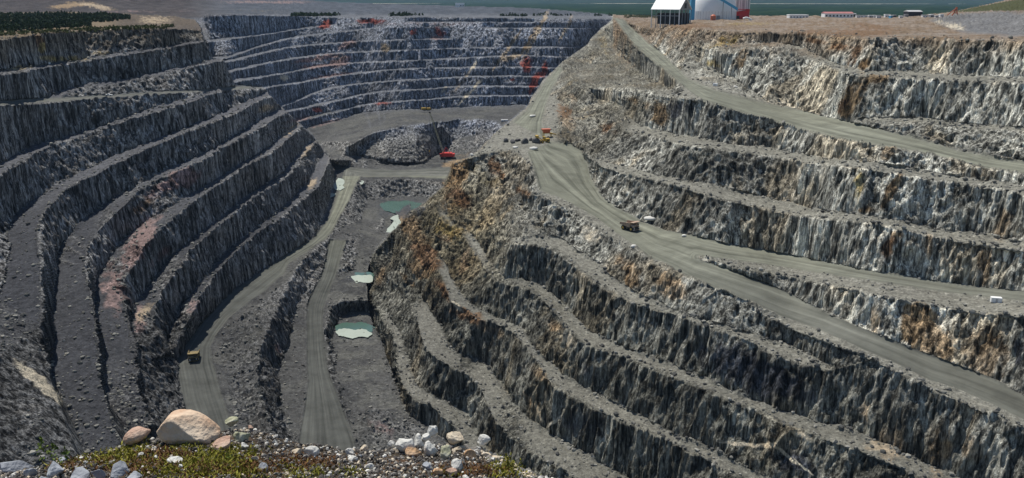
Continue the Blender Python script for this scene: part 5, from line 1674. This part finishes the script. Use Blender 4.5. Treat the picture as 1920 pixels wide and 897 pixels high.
from mathutils.bvhtree import BVHTree
bv = BVHTree.FromPolygons([Vector(x) for x in G.reshape(-1, 3).tolist()], quads.tolist())
def hitn(u, v):
    d_ = Vector(ray(u, v)).normalized()
    h = bv.ray_cast(Vector((0, 0, 0)), d_)
    return h[0], h[1]
def drop(x, y):
    h = bv.ray_cast(Vector((x, y, 3)), Vector((0, 0, -1)))
    return h[0], h[1]
def stone(name, u0, v0, u1, v1, seed, mat, label, cat='stone', group=None, cuts=13, rough=.09, yaw=0.0, tilt=0.0, sub=4, cutmin=.46, depth=.8):
    """single stone whose outline fills the given box of the photograph"""
    um = (u0 + u1) / 2
    p = None
    vb = v1 - (v1 - v0) * .18
    while p is None and vb < 960:
        p, _ = hitn(um, vb)
        vb += 2
    k = ppm(p)
    grow = (1.12 if u0 > 640 else 0.98) if name == 'stone' else 1.3
    wx, hz = (u1 - u0) / 2 / k * grow, (v1 - v0) / 2 / k * grow
    me = rock_mesh(seed, (wx, max(wx, hz) * depth, hz * 1.08), cuts, rough, sub, cutmin)
    o = link(name, me, mat)
    ctr = ray(um, (v0 + v1) / 2) 
    s_ = p.dot(Vector((0, ct, -st))) + hz * .2
    o.location = Vector(ctr * s_)
    o.rotation_euler = (0, tilt, yaw)
    return tag(o, label, cat, group)
# the big tan boulder: hand shaped outline (high rounded left shoulder, long slope down to the right)
um, vm = 355, 806
p, _ = hitn(345, 828)
k = ppm(p)
bm = bmesh.new()
bmesh.ops.create_icosphere(bm, subdivisions=5, radius=1)
outline = [(0, .50), (15, .46), (35, .42), (60, .42), (85, .52), (105, .56), (125, .60), (150, .56), (180, .50), (205, .50), (235, .50), (270, .46), (300, .50), (330, .54), (360, .50)]
co = np.array([v_.co[:] for v_ in bm.verts])
nz_ = fbm(co * 1.3 + 5, 3, 91) * .07 + fbm(co * 4.0, 3, 92) * .025
pl = [(Vector((.35, -.55, .75)).normalized(), .72), (Vector((-.2, -.95, .1)).normalized(), .74), (Vector((.85, -.2, .45)).normalized(), .76), (Vector((-.9, -.1, .3)).normalized(), .84), (Vector((.1, -.8, -.6)).normalized(), .72), (Vector((-.35, .1, .9)).normalized(), .86)]
for v_, nn_ in zip(bm.verts, nz_):
    c = v_.co.copy()
    for n_, d_ in pl:
        e = c.dot(n_)
        if e > d_:
            c -= n_ * (e - d_) * .9
    c *= 1 + nn_
    x, y, z = c
    top = 1.0 if x < -.15 else 1.0 - .52 * (x + .15)
    z = z * (top if z > 0 else 1.0)
    v_.co = Vector((x * 60 / k, y * 42 / k, z * 38 / k))
me = bpy.data.meshes.new('boulder')
bm.to_mesh(me)
bm.free()
me.polygons.foreach_set('use_smooth', [True] * len(me.polygons))
o = link('boulder', me, M['granite_tan'])
o.location = Vector(ray(um, vm) * (p.dot(Vector((0, ct, -st))) + .02))
o.rotation_euler = (0, R(7), R(-6))
tag(o, 'large smooth tan boulder on the near rim, by far the biggest stone there', 'boulder')
stone('stone', 231, 803, 282, 830, 31, M['granite_pink'], 'rounded orange pink stone just left of the big tan boulder', yaw=.3, tilt=-.3, cuts=3, rough=.05)
stone('stone', 394, 822, 440, 845, 32, M['granite_pink'], 'flat pink stone leaning against the right foot of the big tan boulder', yaw=.2, tilt=-.35, cuts=4, rough=.06)
stone('stone', 435, 806, 472, 832, 33, M['stone_green'], 'angular lichened stone on the rim right of the pink stone', tilt=-.3)
stone('stone', 418, 782, 448, 800, 34, M['stone_green'], 'low greenish stone on the crest behind the big tan boulder', tilt=-.2)
stone('stone', 448, 830, 468, 845, 35, M['stone_white'], 'small pale green tinted stone below the angular lichened stone')
stone('stone', 568, 836, 600, 860, 36, M['stone_white'], 'white wedge shaped stone lying alone in the dark gravel', tilt=.3, cuts=6)
stone('stone', 545, 842, 568, 856, 37, M['stone_cream'], 'yellowish stone beside the white wedge shaped stone')
stone('stone', 484, 866, 506, 890, 38, M['slate'], 'blue grey stone in the moss below the rim, near the bottom edge', tilt=.5)
stone('stone', 470, 854, 488, 868, 39, M['stone_cream'], 'small cream stone in the moss above the blue grey stone')
stone('stone', 312, 856, 344, 873, 40, M['stone_white'], 'pale flat stone in the moss below the big tan boulder', tilt=.1)
stone('stone', 256, 848, 270, 858, 41, M['stone_white'], 'small white stone in the grass left of the reddish soil')
stone('stone', 508, 824, 520, 834, 42, M['stone_white'], 'small round white stone on the dark gravel near the crest')
stone('stone', 463, 798, 476, 808, 43, M['granite_pink'], 'tiny pink stone on the crest line')
# the heap of pale stones
heap = [(740, 820, 778, 854, 'stone_white', 'rounded pale blue grey stone at the left foot of the stone heap'),
        (761, 838, 792, 860, 'stone_orange', 'orange cream stone low in the stone heap'),
        (772, 815, 800, 845, 'stone_white', 'angular pale grey stone in the middle of the stone heap'),
        (795, 828, 822, 861, 'stone_white', 'tall pinkish white stone at the front of the stone heap'),
        (797, 798, 820, 818, 'stone_white', 'pointed white stone on top of the stone heap'),
        (822, 836, 846, 868, 'stone_green', 'yellow green lichened stone at the right foot of the stone heap'),
        (836, 808, 874, 832, 'stone_cream', 'broad cream stone on the crest right of the stone heap'),
        (846, 862, 868, 888, 'stone_white', 'grey white stone alone below the stone heap'),
        (892, 816, 920, 840, 'stone_white', 'pale angular stone where the crest starts to fall to the right'),
        (870, 844, 893, 864, 'stone_orange', 'pinkish stone in the rubble right of the stone heap'),
        (900, 846, 922, 862, 'stone_cream', 'cream stone in the rubble near the falling crest'),
        (788, 812, 806, 830, 'stone_white', 'small white stone wedged in the upper part of the stone heap'),
        (728, 826, 742, 840, 'stone_white', 'small white stone just left of the rounded stone of the heap'),
        (674, 834, 690, 848, 'stone_cream', 'small cream stone on the crest far left of the stone heap'),
        (648, 842, 668, 856, 'stone_white', 'white stone on the dark gravel left of the stone heap'),
        (650, 856, 672, 864, 'stone_white', 'thin flat white stone below another white stone on the dark gravel'),
        (684, 870, 702, 884, 'stone_white', 'white stone low on the dark gravel near the bottom edge'),
        (920, 854, 940, 868, 'stone_cream', 'small orange cream stone beside the mossy tuft'),
        (812, 878, 830, 896, 'stone_orange', 'rusty orange stone at the bottom edge under the stone heap'),
        (834, 876, 856, 896, 'granite_pink', 'red and white stone at the bottom edge right of the rusty one'),
        (792, 868, 814, 884, 'slate', 'grey slate chip in the soil below the stone heap')]
for i, (a0, b0, a1, b1, mk, lab) in enumerate(heap):
    stone('stone', a0, b0, a1, b1, 50 + i, M[mk], lab, tilt=rnd.uniform(-.4, .4), yaw=rnd.uniform(-1, 1), cuts=11, rough=.08)
slabs = [(-10, 860, 52, 892, 'large blue grey slab filling the bottom left corner'), (40, 878, 72, 900, 'grey slab next to the corner slab'), (82, 866, 124, 900, 'upright grey blue slab in the bottom left rubble'),
         (60, 890, 100, 915, 'low grey slab at the bottom edge between two taller ones'), (128, 884, 175, 910, 'broad pale grey slab at the bottom edge'), (172, 878, 206, 903, 'grey slab leaning beside the pointed slate'),
         (204, 864, 240, 900, 'pointed upright slate at the right end of the grey slabs'), (236, 884, 272, 905, 'bright grey stone at the bottom edge right of the pointed slate'), (110, 856, 128, 872, 'small grey slab above the other slabs near the left corner')]
for i, (a0, b0, a1, b1, lab) in enumerate(slabs):
    stone('slab', a0, b0, a1, b1, 80 + i, M['slate'], lab, 'slab', None, 18, .05, rnd.uniform(-.8, .8), rnd.uniform(-.5, .5), cutmin=.30)

# gravel and pebbles: far too many to count, one object
rg = np.random.default_rng(12)
def scatter_stones(name, n_, pick, smin, smax, mats, seed):
    base = [np.array([v_.co[:] for v_ in rock_mesh(seed + i, (1, .8, .7), 6, .12, 1).vertices]) for i in range(5)]
    bmt = bmesh.new()
    bmesh.ops.create_icosphere(bmt, subdivisions=1, radius=1)
    faces = np.array([[v_.index for v_ in f.verts] for f in bmt.faces])
    bmt.free()
    VV, FF, mi, off = [], [], [], 0
    cnt = 0
    while cnt < n_:
        u, v, s0 = pick()
        p, nrm = hitn(u, v)
        if p is None:
            continue
        s_ = s0 * (smin + (smax - smin) * rg.random() ** 2.5)
        b_ = base[rg.integers(5)]
        q_ = rg.normal(size=4)
        q_ /= np.linalg.norm(q_)
        from mathutils import Quaternion
        Rm = np.array(Quaternion(q_).to_matrix())
        VV.append((b_ * s_) @ Rm.T + np.array(p) + np.array([0, 0, s_ * .25]))
        FF.append(faces + off)
        mi += [int(rg.choice(len(mats), p=None))] * len(faces)
        off += len(b_)
        cnt += 1
    me = bpy.data.meshes.new(name)
    me.from_pydata(np.concatenate(VV).tolist(), [], np.concatenate(FF).tolist())
    for m in mats:
        me.materials.append(m)
    me.polygons.foreach_set('material_index', mi)
    return link(name, me, None)
def crest_v(u):
    return float(np.interp(u, cu, cv))
def pick_gravel():
    u = rg.uniform(-60, 1050)
    c = min(900, crest_v(u))
    if rg.random() < .4:
        v = c + abs(rg.normal()) * 6 + .5
    else:
        v = rg.uniform(c, 905)
    s0 = 1.0
    if 180 < u < 480 and v > c + 22 and rg.random() < .7:
        s0 = .5
    return u, v, s0
M['gravel_dark'] = rock_mat('dark_pebble', [(0.05, 0.045, 0.04), (0.12, 0.11, 0.10)], 40)
M['gravel_mid'] = rock_mat('grey_pebble', [(0.16, 0.15, 0.135), (0.30, 0.28, 0.25)], 40)
o = scatter_stones('gravel', 8000, pick_gravel, .005, .026, [M['gravel_dark'], M['gravel_dark'], M['gravel_dark'], M['gravel_dark'], M['gravel_mid'], M['gravel_mid'], M['stone_cream'], M['stone_white']], 200)
tag(o, 'loose dark and pale gravel covering the near rim', 'gravel', None, 'stuff')
def pick_rubble():
    u = rg.uniform(840, 1060)
    c = crest_v(u)
    return u, c + abs(rg.normal()) * 9, 1.0
o = scatter_stones('rubble', 420, pick_rubble, .014, .048, [M['gravel_mid'], M['stone_cream'], M['stone_white'], M['gravel_mid']], 260)
tag(o, 'pale broken rubble along the falling right part of the near crest', 'rubble', None, 'stuff')

# moss and small plants
def blades(name, n_, pick, hmin, hmax, wd, mat, spread=.35, seed=5):
    r2 = np.random.default_rng(seed)
    VV, sh = [], []
    cnt = 0
    while cnt < n_:
        u, v, dens = pick(r2)
        p, nrm = hitn(u, v)
        if p is None:
            continue
        kk = 7
        ctr = np.array(p)
        tone = r2.random()
        for _ in range(kk):
            off = r2.normal(size=3) * [.03, .03, 0]
            h = r2.uniform(hmin, hmax) * dens
            lean = r2.normal(size=2) * spread * h
            a_ = r2.uniform(0, math.pi)
            wv = np.array([math.cos(a_), math.sin(a_), 0]) * wd * (0.6 + r2.random())
            b0 = ctr + off - [0, 0, .01]
            midp = b0 + np.array([lean[0] * .4, lean[1] * .4, h * .55])
            tip = b0 + np.array([lean[0], lean[1], h])
            VV.append(np.array([b0 - wv * .4, b0 + wv * .4, midp + wv, midp - wv]))
            VV.append(np.array([midp - wv, midp + wv, tip + wv * .15, tip - wv * .15]))
            s_ = tone * .6 + r2.random() * .4
            sh += [s_] * 8
        cnt += 1
    A_ = np.concatenate(VV)
    n4 = len(A_) // 4
    me = bpy.data.meshes.new(name)
    me.from_pydata(A_.tolist(), [], np.arange(n4 * 4).reshape(-1, 4).tolist())
    at = me.attributes.new('shade', 'FLOAT', 'POINT')
    at.data.foreach_set('value', np.array(sh, np.float32))
    return link(name, me, mat)
M['moss'] = leaf_mat('yellow_green_moss', [(0.08, 0.075, 0.015), (0.40, 0.38, 0.05)])
M['moss2'] = leaf_mat('rusty_heather', [(0.06, 0.028, 0.012), (0.20, 0.10, 0.035)])
patches = [(110, 868, 50, 14, .5), (200, 852, 50, 14, 1), (250, 846, 30, 14, 1.2), (330, 880, 60, 18, 1.0), (400, 868, 60, 22, 1.2), (450, 884, 40, 14, 1.2), (470, 850, 14, 10, .8), (545, 886, 24, 14, .8), (590, 890, 20, 10, .7), (350, 840, 30, 5, .7),
           (955, 876, 30, 16, 2.6), (935, 888, 20, 8, 1.2), (1000, 892, 18, 6, .7), (660, 888, 20, 8, .6), (840, 890, 20, 8, .6), (240, 870, 50, 10, .7), (436, 846, 10, 6, .8), (185, 868, 30, 10, .6)]
wts = np.array([a_[2] * a_[3] * a_[4] for a_ in patches], float)
wts /= wts.sum()
def pick_moss(r2):
    a_ = patches[r2.choice(len(patches), p=wts)]
    return a_[0] + r2.normal() * a_[2] * .6, a_[1] + r2.normal() * a_[3] * .6, 1.0
o = blades('moss', 2300, pick_moss, .010, .034, .005, M['moss'], .6)
tag(o, 'yellow green moss and short grass patches on the near rim', 'moss', None, 'stuff')
def pick_h(r2):
    a_ = [(310, 858, 50, 12), (380, 882, 60, 12), (260, 878, 40, 12), (470, 878, 40, 14), (160, 872, 60, 10), (880, 884, 60, 10), (560, 870, 60, 14)][r2.integers(7)]
    return a_[0] + r2.normal() * a_[2] * .6, a_[1] + r2.normal() * a_[3] * .6, .8
o = blades('heather', 2000, pick_h, .012, .035, .005, M['moss2'], .8, 8)
tag(o, 'rusty brown heather and dry moss between the stones of the near rim', 'heather', None, 'stuff')
# single taller plants
def plant(u, v, h, n_, seed, label, mat):
    p, _ = hitn(u, v)
    if p is None:
        return
    r2 = np.random.default_rng(seed)
    spots_ = [(p.x + r2.normal() * h * .25, p.y + r2.normal() * h * .25, p.z, h * r2.uniform(.6, 1), h * .22) for _ in range(n_)]
    o = leaf_cloud('low_plant', spots_, mat, 40, h * .045, seed)
    tag(o, label, 'plant')
M['plant'] = leaf_mat('fresh_leaves', [(0.05, 0.09, 0.015), (0.20, 0.26, 0.04)])
plant(432, 868, .085, 3, 1, 'small bright green leafy plant in the moss right of the pink stone', M['plant'])
plant(80, 872, .22, 3, 2, 'blurred leafy weed on the left edge of the rim, the taller of two', M['plant'])
plant(116, 868, .24, 3, 3, 'blurred leafy weed left of the rim grass, the one nearer the boulder', M['plant'])
plant(955, 884, .16, 7, 4, 'bushy yellow green tuft where the rim falls away to the right', M['moss'])

# ------------------------------------------------------------------ the air
HAZE = 1.7e-5
bm = bmesh.new()
bmesh.ops.create_cube(bm, size=1)
me = bpy.data.meshes.new('haze')
bm.to_mesh(me)
bm.free()
hz = bpy.data.objects.new('haze', me)
COL.objects.link(hz)
x0, x1, y0, y1, zz0, zz1 = -16000, 16000, -60, 24000, -345, 180
hz.scale = (x1 - x0, y1 - y0, zz1 - zz0)
hz.location = ((x0 + x1) / 2, (y0 + y1) / 2, (zz0 + zz1) / 2)
m = bpy.data.materials.new('haze')
m.use_nodes = True
m.node_tree.nodes.clear()
pv = m.node_tree.nodes.new('ShaderNodeVolumePrincipled')
pv.inputs['Color'].default_value = (0.50, 0.72, 1.0, 1)
pv.inputs['Density'].default_value = HAZE
mo = m.node_tree.nodes.new('ShaderNodeOutputMaterial')
m.node_tree.links.new(pv.outputs[0], mo.inputs['Volume'])
me.materials.append(m)
hz['kind'] = 'stuff'
hz['label'] = 'thin bluish haze over the mine and the forest'
hz['category'] = 'haze'
